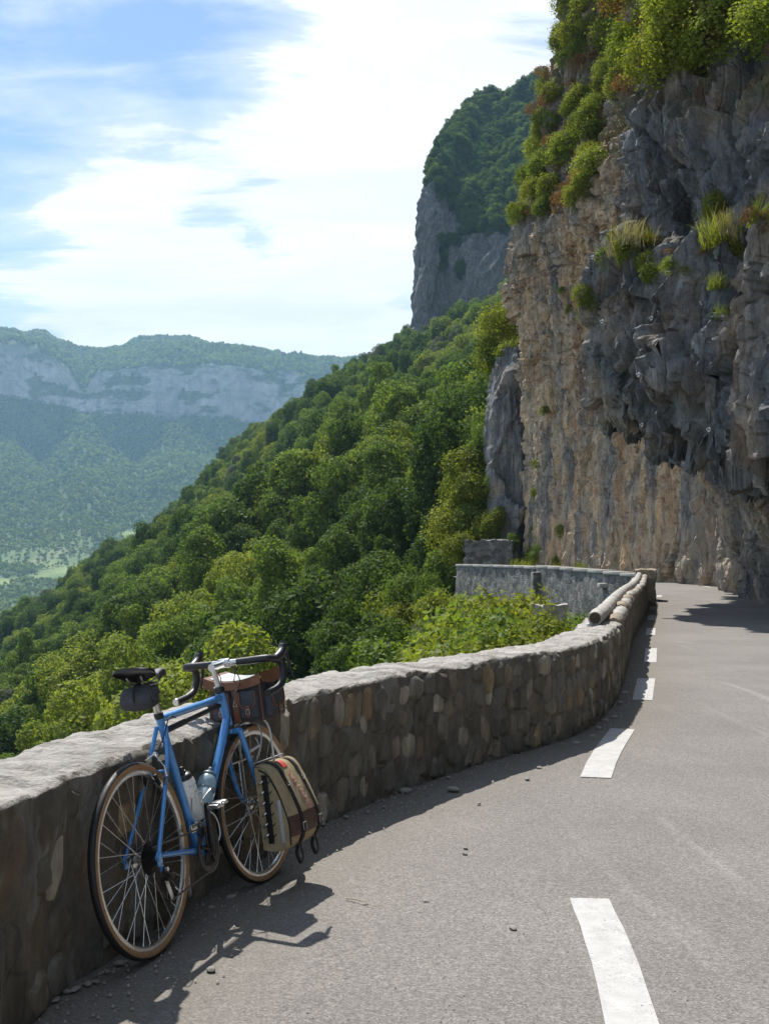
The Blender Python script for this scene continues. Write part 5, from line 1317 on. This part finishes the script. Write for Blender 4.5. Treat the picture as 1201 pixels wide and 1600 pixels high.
# crankset
m = MB(); rd = 0.092; n = 46; prof = []
for i in range(2 * n):
    a = math.pi * i / n; r = rd if i % 2 else rd - 0.005; prof.append((r * math.cos(a), r * math.sin(a)))
inn = [(0.062 * math.cos(a), 0.062 * math.sin(a)) for a in np.linspace(0, 2 * math.pi, 2 * n, endpoint=False)]
N2 = 2 * n; V = [(BB[0] + p, y_, BB[2] + q) for y_ in (-0.049, -0.046) for ring in (prof, inn) for p, q in ring]
F = []
for i in range(N2):
    j = (i + 1) % N2
    F += [(i, j, N2 + j, N2 + i), (2 * N2 + i, 3 * N2 + i, 3 * N2 + j, 2 * N2 + j), (i, 2 * N2 + i, 2 * N2 + j, j), (N2 + i, N2 + j, 3 * N2 + j, 3 * N2 + i)]
part(m.add(V, F), 'chainring', DARKMET, deg=25)
m = MB()
for k in range(5):
    a = k * 2 * math.pi / 5 + 0.3; m.tube([BB + np.array((0, -0.052, 0)), BB + np.array((0.066 * math.cos(a), -0.0475, 0.066 * math.sin(a)))], [0.012, 0.007], 8)
part(m, 'spider', DARKMET)
CA = math.radians(97)                                  # right crank points up and slightly back
cd = np.array((math.cos(CA), 0, math.sin(CA)))
for s, sg, mat in ((-1, 1, DARKMET), (1, -1, SILVER)):
    p0, p1 = BB + np.array((0, s * 0.062, 0)), BB + cd * 0.172 * sg + np.array((0, s * 0.075, 0))
    m = MB().tube([p0 - cd * sg * 0.014, p0, (p0 + p1) / 2, p1, p1 + cd * sg * 0.012], [0.010, 0.0155, 0.0115, 0.0125, 0.008], 10, flat=0.62); part(m, 'crank_arm', mat)
    pd = bpy.data.objects.new('pedal', None); COL.objects.link(pd); pd.parent = bike; pc = p1 + np.array((0, s * 0.045, 0)); pd.location = pc
    MB().tube([(0, -s * 0.04, 0), (0, s * 0.03, 0)], 0.006, 8).build('spindle', STEEL, pd)
    m = MB(); m.box((0, 0, 0), (0.030, 0.052, 0.022), bev=0.004); m.box((0.030, 0, 0.004), (0.024, 0.056, 0.014), bev=0.003); m.box((-0.030, 0, -0.002), (0.026, 0.048, 0.016), bev=0.003); m.build('pedal_body', SILVER, pd)
    m = MB().curve([(0.045, -0.024, 0.0), (0.058, 0, 0.006), (0.045, 0.024, 0.0)], 0.004, 6, 10); m.build('cleat_bail', STEEL, pd)
# chain: upper and lower runs of small links
links = []
cr_ = 0.089; top0, top1 = np.array((0.0, -0.044, RW + 0.036)), BB + np.array((0, -0.0475, cr_))
pathc = [top0 + (top1 - top0) * t for t in np.linspace(0, 1, 36)]
pathc += [BB + np.array((cr_ * math.cos(a), -0.0475, cr_ * math.sin(a))) for a in np.linspace(1.55, -1.9, 24)]
e0 = pathc[-1]; e1 = np.array((0.083, -0.05, RW - 0.172)); pathc += [e0 + (e1 - e0) * t for t in np.linspace(0.03, 1, 30)]
pathc += [np.array((0.058, -0.05, RW - 0.160)), np.array((0.064, -0.05, RW - 0.11)), np.array((0.038, -0.048, RW - 0.078)), np.array((0.03, -0.045, RW - 0.035))]
m = MB(); m.tube(pathc, 0.0042, 6); part(m, 'chain', plain('chain_steel', (0.12, 0.11, 0.10), 0.4, 0.8))
# front mech
m = MB(); m.box((0.36, -0.042, 0.375), (0.09, 0.012, 0.03), bev=0.004); m.tube([(0.395, -0.02, 0.40), (0.37, -0.04, 0.385)], 0.010, 8); part(m, 'front_derailleur', SILVER)
# seat post and saddle
sd = (SC - BB) / np.linalg.norm(SC - BB); SP = SC + sd * 0.135
part(MB().tube([SC, SP], 0.0136, 14), 'seatpost', SILVER)
part(MB().tube([SC + sd * 0.004, SC + sd * 0.026], 0.0185, 14).tube([SC + sd * 0.015 + np.array((-0.012, -0.014, 0)), SC + sd * 0.015 + np.array((-0.034, -0.012, 0))], 0.005, 8), 'seat_clamp', DARKMET)
part(MB().tube([SP + np.array((0, -0.022, 0.004)), SP + np.array((0, 0.022, 0.004))], 0.013, 10), 'saddle_clamp', SILVER)
sx = SP[0] - 0.02; szt = SP[2] + 0.058
rows = []
for t in np.linspace(0, 1, 26):
    x = sx - 0.135 + 0.275 * t; hw = float(np.interp(t, [0, 0.06, 0.18, 0.35, 0.55, 0.8, 0.95, 1], [0.055, 0.078, 0.084, 0.062, 0.036, 0.024, 0.019, 0.007]))
    zt = szt + float(np.interp(t, [0, 0.12, 0.35, 0.6, 0.85, 1.0], [0.026, 0.020, 0.000, -0.006, 0.006, 0.000])); sk = float(np.interp(t, [0, 0.2, 0.5, 0.9, 1], [0.006, 0.012, 0.024, 0.022, 0.010]))
    rows.append([(x, hw * s_ * (1.0 if abs(s_) <= 1 else 0.98), zt - 0.008 * abs(s_) ** 2.5 - (0 if abs(s_) < 1.01 else sk)) for s_ in (-1.03, -1.0, -0.85, -0.5, 0, 0.5, 0.85, 1.0, 1.03)])
m = MB(); m.add(np.array(rows).reshape(-1, 3), [tuple(f) for f in grid_faces(26, 9)]); m.f.append(tuple(range(9))); m.f.append(tuple(25 * 9 + i for i in range(9))[::-1])
saddle = part(m, 'saddle', LEATHER_B, deg=60)
m = MB()
for s in (-1, 1): m.curve([(sx - 0.10, s * 0.03, szt - 0.012), (sx - 0.06, s * 0.022, szt - 0.045), (sx + 0.03, s * 0.022, szt - 0.048), (sx + 0.12, s * 0.006, szt - 0.022)], 0.0036, 7, 14)
part(m, 'saddle_rail', STEEL, saddle)
# stem and handlebar
QT = HT + axis * 0.115
part(MB().tube([HT + axis * 0.012, QT], 0.0125, 14), 'stem_quill', SILVER, st=True)
part(MB().tube([HT + axis * 0.004, HT + axis * 0.022], [0.024, 0.021], 16), 'headset_nut', DARKMET, st=True)
CL_ = QT + np.array((0.105, 0, 0.004))
part(MB().curve([QT + np.array((-0.012, 0, -0.006)), QT + np.array((0.02, 0, -0.004)), CL_], [0.0175, 0.0150, 0.0145], 12, 10).tube([CL_ + np.array((0, -0.026, 0)), CL_ + np.array((0, 0.026, 0))], 0.020, 16), 'stem', SILVER, st=True)
bar = part(MB().tube([CL_ + np.array((0, -0.075, 0)), CL_ + np.array((0, 0.075, 0))], 0.0132, 14), 'handlebar', SILVER, st=True)
for s in (-1, 1):
    o_ = lambda x, y, z: CL_ + np.array((x, s * y, z))
    part(MB().curve([o_(0, 0.062, 0), o_(0.0, 0.12, 0.0), o_(0.0, 0.170, 0.001), o_(0.012, 0.203, 0.0), o_(0.05, 0.212, -0.006), o_(0.088, 0.214, -0.012), o_(0.112, 0.216, -0.035), o_(0.112, 0.219, -0.075), o_(0.085, 0.222, -0.112), o_(0.03, 0.224, -0.132), o_(-0.03, 0.226, -0.140), o_(-0.062, 0.227, -0.143)],
                    [0.0150, 0.0160, 0.0162, 0.0165, 0.0165, 0.0170, 0.0165, 0.0160, 0.0160, 0.0160, 0.0160, 0.0160], 14, 60), 'bar_tape', TAPE, st=True)
    part(MB().tube([o_(-0.060, 0.227, -0.143), o_(-0.068, 0.227, -0.1435)], [0.0165, 0.0150], 14), 'bar_end_plug', SILVER if s > 0 else LEATHER_B, st=True)
    part(MB().curve([o_(0.070, 0.213, -0.006), o_(0.105, 0.214, 0.004), o_(0.135, 0.214, 0.022), o_(0.150, 0.213, 0.045), o_(0.152, 0.212, 0.062)], [0.018, 0.021, 0.0205, 0.018, 0.010], 14, 20), 'brake_hood', LEATHER_B, st=True)
    part(MB().curve([o_(0.152, 0.213, 0.028), o_(0.172, 0.215, 0.000), o_(0.176, 0.222, -0.050), o_(0.170, 0.232, -0.095), o_(0.180, 0.238, -0.115)], [0.010, 0.0095, 0.0085, 0.0075, 0.005], 10, 20, flat=0.55), 'brake_lever', DARKMET, st=True)
# cables
m = MB()
m.curve([CL_ + np.array((0.0, -0.055, 0.012)), CL_ + np.array((0.06, -0.03, -0.02)), CL_ + np.array((0.05, -0.01, -0.11)), HB + np.array((0.02, -0.02, 0.08)), HB + np.array((0.03, -0.005, 0.0))], 0.0024, 6, 26)
m.curve([CL_ + np.array((0.0, 0.055, 0.012)), CL_ + np.array((0.05, 0.0, 0.0)), CL_ + np.array((0.04, -0.05, -0.09)), HT + np.array((0.04, -0.03, -0.05)), BB + dvec * 0.5 + np.array((0, -0.02, 0))], 0.0024, 6, 26)
m.curve([CL_ + np.array((0.0, 0.08, 0.0)), CL_ + np.array((0.055, 0.05, -0.05)), CL_ + np.array((0.0, 0.03, -0.12)), HT + np.array((-0.03, 0.02, -0.04)), SC + np.array((0.08, 0.012, 0.0))], 0.0024, 6, 26)
part(m, 'cable', RUBBER, st=False)
m = MB().curve([SC + np.array((0.10, -0.016, -0.01)), SC + np.array((0.02, -0.03, 0.0)), SC + np.array((-0.03, -0.02, -0.07)), np.array((0.205, 0, 0.685))], 0.0024, 6, 20); part(m, 'brake_cable', RUBBER)
m = MB().curve([BB + np.array((0.02, -0.03, 0.16)), BB + np.array((0.09, -0.05, 0.11)), BB + np.array((0.11, -0.05, 0.03)), BB + np.array((0.05, -0.04, -0.02))], 0.0028, 6, 20); part(m, 'gear_cable_loop', WHITE)
# cantilever brakes
for s in (-1, 1):
    br = bpy.data.objects.new('rear_brake_arm', None); COL.objects.link(br); br.parent = bike
    MB().tube([(0.150, s * 0.050, 0.585), (0.120, s * 0.078, 0.615), (0.128, s * 0.070, 0.645)], [0.008, 0.007, 0.004], 8).build('arm', SILVER, br)
    m = MB(); m.box((0.138, s * 0.026, 0.600), (0.052, 0.012, 0.013), np.array(Matrix.Rotation(0.9, 3, 'Y')), 0.003); m.build('brake_pad', RUBBER, br)
    MB().tube([(0.128, s * 0.070, 0.645), (0.190, 0, 0.690)], 0.0016, 5).build('straddle_wire', WHITE, br)
    bf = bpy.data.objects.new('front_brake_arm', None); COL.objects.link(bf); bf.parent = bike; bf.matrix_local = STEER
    MB().tube([(0.905, s * 0.052, 0.575), (0.955, s * 0.085, 0.600), (0.95, s * 0.075, 0.635)], [0.008, 0.007, 0.004], 8).build('arm', SILVER, bf)
    m = MB(); m.box((0.925, s * 0.026, 0.600), (0.052, 0.012, 0.013), np.array(Matrix.Rotation(-1.1, 3, 'Y')), 0.003); m.build('brake_pad', RUBBER, bf)
m = MB().tube([(0.205, 0, 0.685), (0.190, 0, 0.690)], 0.009, 10); part(m, 'cable_hanger', SILVER)
# front lowrider rack
rk = bpy.data.objects.new('front_rack', None); COL.objects.link(rk); rk.parent = bike; rk.matrix_local = STEER
for s in (-1, 1):
    MB().curve([(1.085, s * 0.080, 0.30), (1.085, s * 0.080, 0.45), (1.085, s * 0.080, 0.62), (1.075, s * 0.070, 0.685), (1.045, s * 0.045, 0.712), (1.00, s * 0.02, 0.706), (0.94, s * 0.016, 0.690)], 0.0048, 8, 40).build('rack_hoop', WHITE, rk)
    MB().tube([(0.90, s * 0.076, 0.525), (1.18, s * 0.076, 0.525)], 0.0048, 8).build('rack_rail', SILVER, rk)
    MB().curve([(0.955, s * 0.060, 0.53), (0.99, s * 0.070, 0.58), (1.02, s * 0.068, 0.64), (1.03, s * 0.05, 0.69)], 0.004, 8, 14).build('rack_stay', SILVER, rk)
    MB().tube([(1.03, s * 0.062, RW), (1.05, s * 0.076, 0.525)], 0.0048, 8).build('rack_strut', SILVER, rk)
MB().tube([(0.915, -0.015, 0.665), (0.96, -0.015, 0.672)], [0.022, 0.026], 18).build('front_lamp', SILVER, rk)
# bottle cages
def cage(base, d, n_out):
    m = MB(); side = np.cross(d, n_out)
    for s in (-1, 1):
        m.curve([base - d * 0.01 + n_out * 0.010 + side * s * 0.015, base - d * 0.01 + n_out * 0.06 + side * s * 0.03, base + d * 0.03 + n_out * 0.078 + side * s * 0.022, base + d * 0.11 + n_out * 0.060 + side * s * 0.040, base + d * 0.12 + n_out * 0.012 + side * s * 0.030, base + d * 0.06 + n_out * 0.006 + side * s * 0.012], 0.0032, 7, 34)
    m.curve([base + d * 0.12 + n_out * 0.03 + side * 0.040, base + d * 0.122 + n_out * 0.078, base + d * 0.12 + n_out * 0.03 - side * 0.040], 0.0032, 7, 16)
    part(m, 'bottle_cage', SILVER)
dn = dvec; dno = np.cross(np.array((0, 1.0, 0)), dn); dno = dno if dno[2] > 0 else -dno
sno = np.cross(sd, np.array((0, 1.0, 0))); sno = sno if sno[0] > 0 else -sno
cage(BB + dn * 0.12 + dno * 0.018, dn, dno); cage(BB + sd * 0.10 + sno * 0.016, sd, sno)

# ------------------------------------------------------------------ things carried on the bicycle
def local_frame(base, zdir):
    z = np.array(zdir) / np.linalg.norm(zdir); y = np.array((0, 1.0, 0)); x = np.cross(y, z); x /= np.linalg.norm(x)
    return BM @ Matrix(((x[0], y[0], z[0], base[0]), (x[1], y[1], z[1], base[1]), (x[2], y[2], z[2], base[2]), (0, 0, 0, 1)))
def bottle(base, d, n_out, mat, label, lidmat, waist):
    t = thing('water_bottle', label, 'bottle', mw=local_frame(base + n_out * 0.040 + d * 0.005, d))
    prof = [(0.0, 0.0), (0.030, 0.0), (0.0355, 0.006), (0.0365, 0.02), (0.0365, 0.10)] + ([(0.033, 0.108), (0.030, 0.118), (0.033, 0.128), (0.0365, 0.136)] if waist else []) + [(0.0365, 0.155), (0.0345, 0.168), (0.029, 0.178), (0.027, 0.182)]
    body = MB().lathe(prof, axis='z', seg=40).build('bottle_body', mat, t, 50)
    MB().lathe([(0.0295, 0.175), (0.031, 0.177), (0.031, 0.190), (0.026, 0.196), (0.012, 0.199), (0.011, 0.210), (0.0, 0.212)], axis='z', seg=32).build('cap', lidmat, t, 40)
    MB().lathe([(0.008, 0.208), (0.009, 0.212), (0.009, 0.222), (0.006, 0.226), (0.0, 0.226)], axis='z', seg=18).build('spout', lidmat, t, 40)
    m = MB(); r_ = random.Random(5)
    for i in range(7):                                  # blurred blue lettering band
        a = -1.57 - 0.8 + 0.24 * i; p = np.array((0.0369 * math.cos(a), 0.0369 * math.sin(a), 0.148 if not waist else 0.06)); h = 0.0035 if i else 0.006
        m.tube([p - np.array((0, 0, h)), p + np.array((0, 0, h))], 0.0009, 4); a2 = a + 0.13; q = np.array((0.0369 * math.cos(a2), 0.0369 * math.sin(a2), p[2] + r_.choice((-1, 1)) * 0.0035)); m.tube([p + np.array((0, 0, q[2] - p[2])), q], 0.0009, 4)
    m.build('bottle_lettering', INKBLUE, t)
bottle(BB + sd * 0.10 + sno * 0.016, sd, sno, BOTTLE, 'clear white water bottle with black cap on the seat tube', LEATHER_B, False)
bottle(BB + dn * 0.12 + dno * 0.018, dn, dno, BOTTLE2, 'pale blue waisted water bottle on the down tube', plain('smoked_cap', (0.10, 0.14, 0.17), 0.4), True)
# frame pump under the top tube
tt0, tt1 = SC + np.array((0.012, -0.004, -0.050)), HT + np.array((-0.03, -0.004, -0.058))
t = thing('frame_pump', 'black bicycle pump clipped under the blue top tube', 'pump', mw=BM @ Matrix.Translation(Vector(tt0)))
dv_ = tt1 - tt0
MB().tube([np.zeros(3), dv_ * 0.36], 0.0125, 12).build('handle', RUBBER, t); MB().tube([dv_ * 0.36, dv_ * 0.94], 0.0105, 12).build('barrel', LEATHER_B, t); MB().tube([dv_ * 0.94, dv_], [0.013, 0.010], 12).build('pump_head', RUBBER, t)
# saddle roll bag
sb = np.array((sx - 0.070, 0, szt - 0.083))
t = thing('saddle_bag', 'charcoal cloth tool roll strapped under the black saddle', 'bag', mw=BM @ Matrix.Translation(Vector(sb)))
rows = []
for k, y_ in enumerate(np.linspace(-0.064, 0.064, 15)):
    e = abs(y_) / 0.064; r = 0.043 * (1 - 0.20 * e ** 3)
    rows.append([(r * (0.98 if 1 else 1) * math.cos(a) * 1.12 + 0.012 * math.sin(a), y_, r * math.sin(a) * 0.88 + 0.004 * math.sin(5 * a + 3 * y_ * 20) - 0.016 * max(0, -math.sin(a))) for a in np.linspace(0, 2 * math.pi, 22, endpoint=False)])
R_ = np.array(rows); F = [(i * 22 + j, i * 22 + (j + 1) % 22, (i + 1) * 22 + (j + 1) % 22, (i + 1) * 22 + j) for i in range(14) for j in range(22)] + [tuple(range(22)), tuple(14 * 22 + j for j in range(22))]
MB().add(R_.reshape(-1, 3), F).build('roll', DARKCLOTH, t, 60)
m = MB(); sp_pts = [np.array((0.038 * math.exp(-0.09 * a) * math.cos(a), -0.0655, 0.027 * math.exp(-0.09 * a) * math.sin(a) - 0.004)) for a in np.linspace(0, 11, 50)]
m.tube(sp_pts, 0.0022, 5); m.build('rolled_end', plain('grey_lining', (0.10, 0.10, 0.13), 0.8), t)
m = MB(); ring = [np.array((0.051 * math.cos(a), 0, 0.042 * math.sin(a) + 0.002 - 0.012 * max(0, -math.sin(a)))) for a in np.linspace(0, 6.29, 30)]
m.tube(ring, 0.004, 6); m.tube([(0.0, 0, 0.045), (0.02, 0, 0.075)], 0.005, 6); m.build('strap', WEB, t)
# handlebar bag
hbm = BM @ STEER @ Matrix.Translation(Vector((0.955, 0.0, 0.702)))
t = thing('handlebar_bag', 'grey canvas handlebar bag with brown leather trim and clear map lid', 'bag', mw=hbm)
m = MB(); m.box((0.085, 0, 0.088), (0.165, 0.245, 0.176), bev=0.020); body = m.build('bag_body', GREYCANVAS, t, 50)
# lid: leather rim dished around the clear map case
def lidpt(x, y): return 0.182 + 0.030 * (abs(y) / 0.14) ** 2.2 + 0.03 * (x / 0.19) * 0.3
rows = [[(x, y, lidpt(x, y)) for y in np.linspace(-0.142, 0.142, 15)] for x in np.linspace(-0.018, 0.19, 9)]
m = MB(); m.add(np.array(rows).reshape(-1, 3), [tuple(f) for f in grid_faces(9, 15)])
lo = [[(x, y, z - 0.006) for x, y, z in r] for r in rows]; m.add(np.array(lo).reshape(-1, 3), [tuple(f) for f in grid_faces(9, 15)])
lid = m.build('lid', LEATHER, t, 60)
rows = [[(x, y, lidpt(x, y) + 0.004) for y in np.linspace(-0.118, 0.118, 13)] for x in np.linspace(-0.002, 0.175, 8)]
MB().add(np.array(rows).reshape(-1, 3), [tuple(f) for f in grid_faces(8, 13)]).build('map_case', CLEARTOP, lid, 60)
for y0, y1, xx in ((-0.142, 0.142, -0.018),):
    ys_ = np.linspace(y0, y1, 15); V = [(xx - 0.004, y, lidpt(xx, y)) for y in ys_] + [(xx - 0.006, y, lidpt(xx, y) - 0.034 - 0.012 * (abs(y) / 0.14) ** 2) for y in ys_]
    MB().add(V, [(i, i + 1, 15 + i + 1, 15 + i) for i in range(14)]).build('lid_skirt', LEATHER, lid, 60)
for s in (-1, 1):
    xs_ = np.linspace(-0.018, 0.19, 9); V = [(x, s * 0.1445, lidpt(x, 0.142)) for x in xs_] + [(x, s * 0.146, lidpt(x, 0.142) - 0.045 - 0.012 * math.sin(x * 15)) for x in xs_]
    MB().add(V, [(i, i + 1, 10 + i, 9 + i) for i in range(8)]).build('lid_skirt', LEATHER, lid, 60)
def pocket(name, c, size, axis_, parent):
    pk = MB(); pk.box(c, size, bev=0.012); p_ = pk.build(name, GREYCANVAS, parent, 50)
    # U-shaped leather flap edge, tongue and buckle
    n = np.array(axis_, float); sdv = np.array((0, 1.0, 0)) if abs(n[0]) > 0.5 else np.array((1.0, 0, 0)); w_ = size[1] if abs(n[0]) > 0.5 else size[0]; dpt = size[0] if abs(n[0]) > 0.5 else size[1]
    o = np.array(c) + n * (dpt / 2 + 0.002)
    MB().curve([o + sdv * w_ * 0.42 + np.array((0, 0, size[2] * .46)), o + sdv * w_ * 0.40 + np.array((0, 0, 0.0)), o + np.array((0, 0, -size[2] * 0.16)), o - sdv * w_ * 0.40, o - sdv * w_ * 0.42 + np.array((0, 0, size[2] * .46))], 0.0032, 6, 26).build('leather_edge', LEATHER, p_)
    pk = MB(); pk.box(o + np.array((0, 0, -size[2] * 0.24)) + n * 0.002, tuple(np.where(np.abs(n) > .5, 0.005, np.where(np.abs(sdv) > .5, 0.016, 0.055))), bev=0.001); pk.build('tongue', LEATHER, p_)
    q = o + np.array((0, 0, -size[2] * 0.24)) + n * 0.006
    MB().tube([q + sdv * .010 + np.array((0, 0, .010)), q + sdv * .010 - np.array((0, 0, .010)), q - sdv * .010 - np.array((0, 0, .010)), q - sdv * .010 + np.array((0, 0, .010)), q + sdv * .010 + np.array((0, 0, .010))], 0.0018, 5).build('buckle', SILVER, p_)
pocket('rear_pocket', (-0.006, -0.066, 0.078), (0.028, 0.090, 0.125), (-1, 0, 0), t); pocket('rear_pocket', (-0.006, 0.066, 0.078), (0.028, 0.090, 0.125), (-1, 0, 0), t)
pocket('side_pocket', (0.088, -0.140, 0.072), (0.125, 0.044, 0.118), (0, -1, 0), t); pocket('side_pocket', (0.088, 0.140, 0.072), (0.125, 0.044, 0.118), (0, 1, 0), t)
for s in (-1, 1): MB().tube([(0.004, s * 0.121, 0.008), (0.000, s * 0.122, 0.165)], 0.0036, 6).build('leather_piping', LEATHER, t)
m = MB(); m.box((-0.005, 0, 0.085), (0.006, 0.034, 0.165), bev=0.002); m.build('leather_strap', LEATHER, t)
MB().tube([(-0.012, 0.010, 0.075), (-0.016, 0.0, 0.10), (-0.012, -0.010, 0.075), (-0.012, 0.010, 0.075)], 0.002, 5).build('strap_ring', SILVER, t)
# panniers
def pannier(side, label):
    """local: x along the bicycle, y outward, z up"""
    base = np.array((0.89, side * 0.086, 0.165)); mw = BM @ STEER @ Matrix.Translation(Vector(base)) @ Matrix.Diagonal((1, side, 1, 1))
    t = thing('pannier', label, 'pannier', mw=BM @ STEER @ Matrix.Translation(Vector(base)))
    fl = lambda p: np.array((p[0], p[1] * side, p[2]))
    L = 0.285
    prof = [(0.0, 0.0), (0.05, -0.010), (0.110, -0.006), (0.150, 0.022), (0.166, 0.066), (0.160, 0.13), (0.140, 0.19), (0.114, 0.25), (0.088, 0.296), (0.056, 0.332), (0.022, 0.346), (0.0, 0.348)]
    pf = catmull(prof, np.linspace(0, len(prof) - 1, 40))
    def sk(w, x): e = abs(2 * x / L - 1); return w * (1 - 0.14 * e ** 4) + 0.004 * math.sin(9 * x + 20 * w)
    rows = [[fl((x, sk(w, x), z + 0.004 * math.sin(16 * x) * (z / .35))) for w, z in pf] for x in np.linspace(0, L, 15)]
    m = MB(); m.add(np.array(rows).reshape(-1, 3), [tuple(f) for f in grid_faces(15, 40)]); m.f.append(tuple(range(40))); m.f.append(tuple(14 * 40 + i for i in range(40))[::-1])
    body = m.build('bag_body', CANVAS, t, 50)
    def shell(i0, i1, off, x0, x1, name, mat, parent, nx_=13):
        seg_ = pf[i0:i1]; R = []
        for x in np.linspace(x0, x1, nx_):
            R.append([fl((x, sk(w, x) + off, z + (off if z > 0.3 else 0) + 0.004 * math.sin(16 * x) * (z / .35))) for w, z in seg_])
        k = i1 - i0; mm = MB(); mm.add(np.array(R).reshape(-1, 3), [tuple(f) for f in grid_faces(nx_, k)])
        R2 = [[p - fl((0, 0.004, 0)) for p in r] for r in R]; b0 = len(mm.v); mm.add(np.array(R2).reshape(-1, 3), [tuple(f) for f in grid_faces(nx_, k)])
        edge_ = [i for i in range(k)]; 
        for e in (0, nx_ - 1): mm.f += [(e * k + i, e * k + i + 1, b0 + e * k + i + 1, b0 + e * k + i) for i in range(k - 1)]
        for e in (0, k - 1): mm.f += [(i * k + e, (i + 1) * k + e, b0 + (i + 1) * k + e, b0 + i * k + e) for i in range(nx_ - 1)]
        return mm.build(name, mat, parent, 50)
    flap = shell(17, 40, 0.006, -0.006, L + 0.006, 'flap', CANVAS, t)
    shell(13, 19, 0.0075, -0.007, L + 0.007, 'leather_band', LEATHER_D, flap)
    for x in (0.062, L - 0.062):
        st_ = shell(7, 40, 0.011, x - 0.011, x + 0.011, 'strap', WEB, t, 3)
        w, z = pf[15]; o = np.array((x, sk(w, x) + 0.016, z))
        q = [o + np.array(d) for d in ((-.015, 0, .017), (.015, 0, .017), (.015, 0.001, -.014), (-.015, 0.001, -.014), (-.015, 0, .017))]
        MB().tube([fl(p) for p in q], 0.0024, 6).build('buckle', SILVER, st_)
        w2, z2 = pf[8]; e = np.array((x, sk(w2, x) + 0.012, z2))
        MB().curve([fl(p) for p in (o + np.array((0, .004, -.01)), e + np.array((0, .014, .02)), e + np.array((-.004, .020, -.045)), e + np.array((-.012, .010, -.070)), e + np.array((-.016, -.002, -.030)), e)], 0.0085, 6, 24, flat=0.3).build('strap_tail', WEB, st_)
        w3, z3 = pf[26]; q = np.array((x, sk(w3, x) + 0.015, z3)); MB().curve([fl(q + np.array((-.012, 0, .006))), fl(q + np.array((-.006, .002, -.010))), fl(q + np.array((.010, .002, -.008))), fl(q + np.array((.012, 0, .006)))], 0.0018, 5, 14).build('d_ring', SILVER, st_)
    # rear panel: black strip painting in the shade of the gap, lacing, reflective strip
    m = MB(); m.box(fl((-0.003, 0.044, 0.170)), (0.006, 0.026, 0.29), bev=0.002); gap_strip = m.build('gap_shade_strip', WEB, t)
    for i in range(6):
        z = 0.05 + i * 0.045
        for y0, y1 in ((0.014, 0.036), (0.054, 0.074)):
            MB().curve([fl((-0.004, y0, z)), fl((-0.012, (y0 + y1) / 2, z + 0.006)), fl((-0.006, y1, z + 0.016))], 0.0026, 5, 8).build('lace', RUBBER if y0 > .05 else SILVER, gap_strip)
    m = MB(); m.box(fl((-0.003, 0.100, 0.115)), (0.003, 0.016, 0.18), bev=0.001); m.build('reflective_strip', REFLECT, t)
    MB().curve([fl(p) for p in ((-0.002, 0.134, 0.015), (-0.003, 0.136, 0.11), (-0.003, 0.106, 0.22), (-0.003, 0.062, 0.31), (-0.002, 0.02, 0.338))], 0.0035, 6, 24).build('edge_binding', WEB, t)
    # badge and printed patches on the flap
    def patch(xa, xb, i0, i1, name, mat, off): return shell(i0, i1, off, xa, xb, name, mat, flap, 5)
    if side < 0:
        lb = patch(0.105, 0.150, 30, 35, 'red_badge', REDLAB, 0.0085)
        m = MB()
        for i, dx in enumerate((0, .009, .018, .027)):
            w, z = pf[32]; x = 0.113 + dx; o = np.array((x, sk(w, x) + 0.0095, z)); m.tube([fl(o + np.array((-.002, .0008, .006))), fl(o + np.array((.002, 0.0008, -.006)))], 0.0012, 4); m.tube([fl(o + np.array((-.002, .0008, 0))), fl(o + np.array((.005, .0008, .002 * (-1) ** i)))], 0.001, 4)
        m.build('badge_lettering', CREAM, lb)
        r_ = random.Random(3)
        for xa, ia, ib in ((0.118, 25, 29), (0.135, 21, 25), (0.150, 18, 21)):
            pt = patch(xa, xa + 0.030, ia, ib, 'printed_patch', PINK, 0.0082)
            m = MB()
            for k in range(9):
                w, z = pf[r_.randint(ia, ib - 1)]; x = xa + r_.uniform(.003, .027); o = np.array((x, sk(w, x) + 0.0096, z)); m.tube([fl(o), fl(o + np.array((r_.uniform(-.008, .008), -.0005, r_.uniform(-.009, .009))))], 0.0014, 4)
            m.build('patch_print', REDLAB if ia != 21 else CREAM, pt)
    return t
pannier(-1, 'tan canvas pannier with leather band and red badge, facing the road')
pannier(1, 'tan canvas pannier hidden between the front wheel and the stone parapet')

# ------------------------------------------------------------------ the valley air
lo_z = float(min(Zm.min(), Zh.min(), Vr[..., 2].min())) - 1.0; hi_z = float(max(Zm.max(), Vr[..., 2].max(), TV[..., 2].max())) + 40
hb_ = MB(); hb_.box((0, 2450, (lo_z + hi_z) / 2), (9000, 7500, hi_z - lo_z))
hm = bpy.data.materials.new('valley_air'); hm.use_nodes = True; hm.node_tree.nodes.clear()
ho = hm.node_tree.nodes.new('ShaderNodeOutputMaterial'); hv = hm.node_tree.nodes.new('ShaderNodeVolumePrincipled')
hv.inputs['Color'].default_value = (0.40, 0.70, 1.0, 1); hv.inputs['Density'].default_value = 0.000112; hv.inputs['Anisotropy'].default_value = 0.25
hm.node_tree.links.new(hv.outputs[0], ho.inputs['Volume'])
stuff(hb_.build('haze', hm))
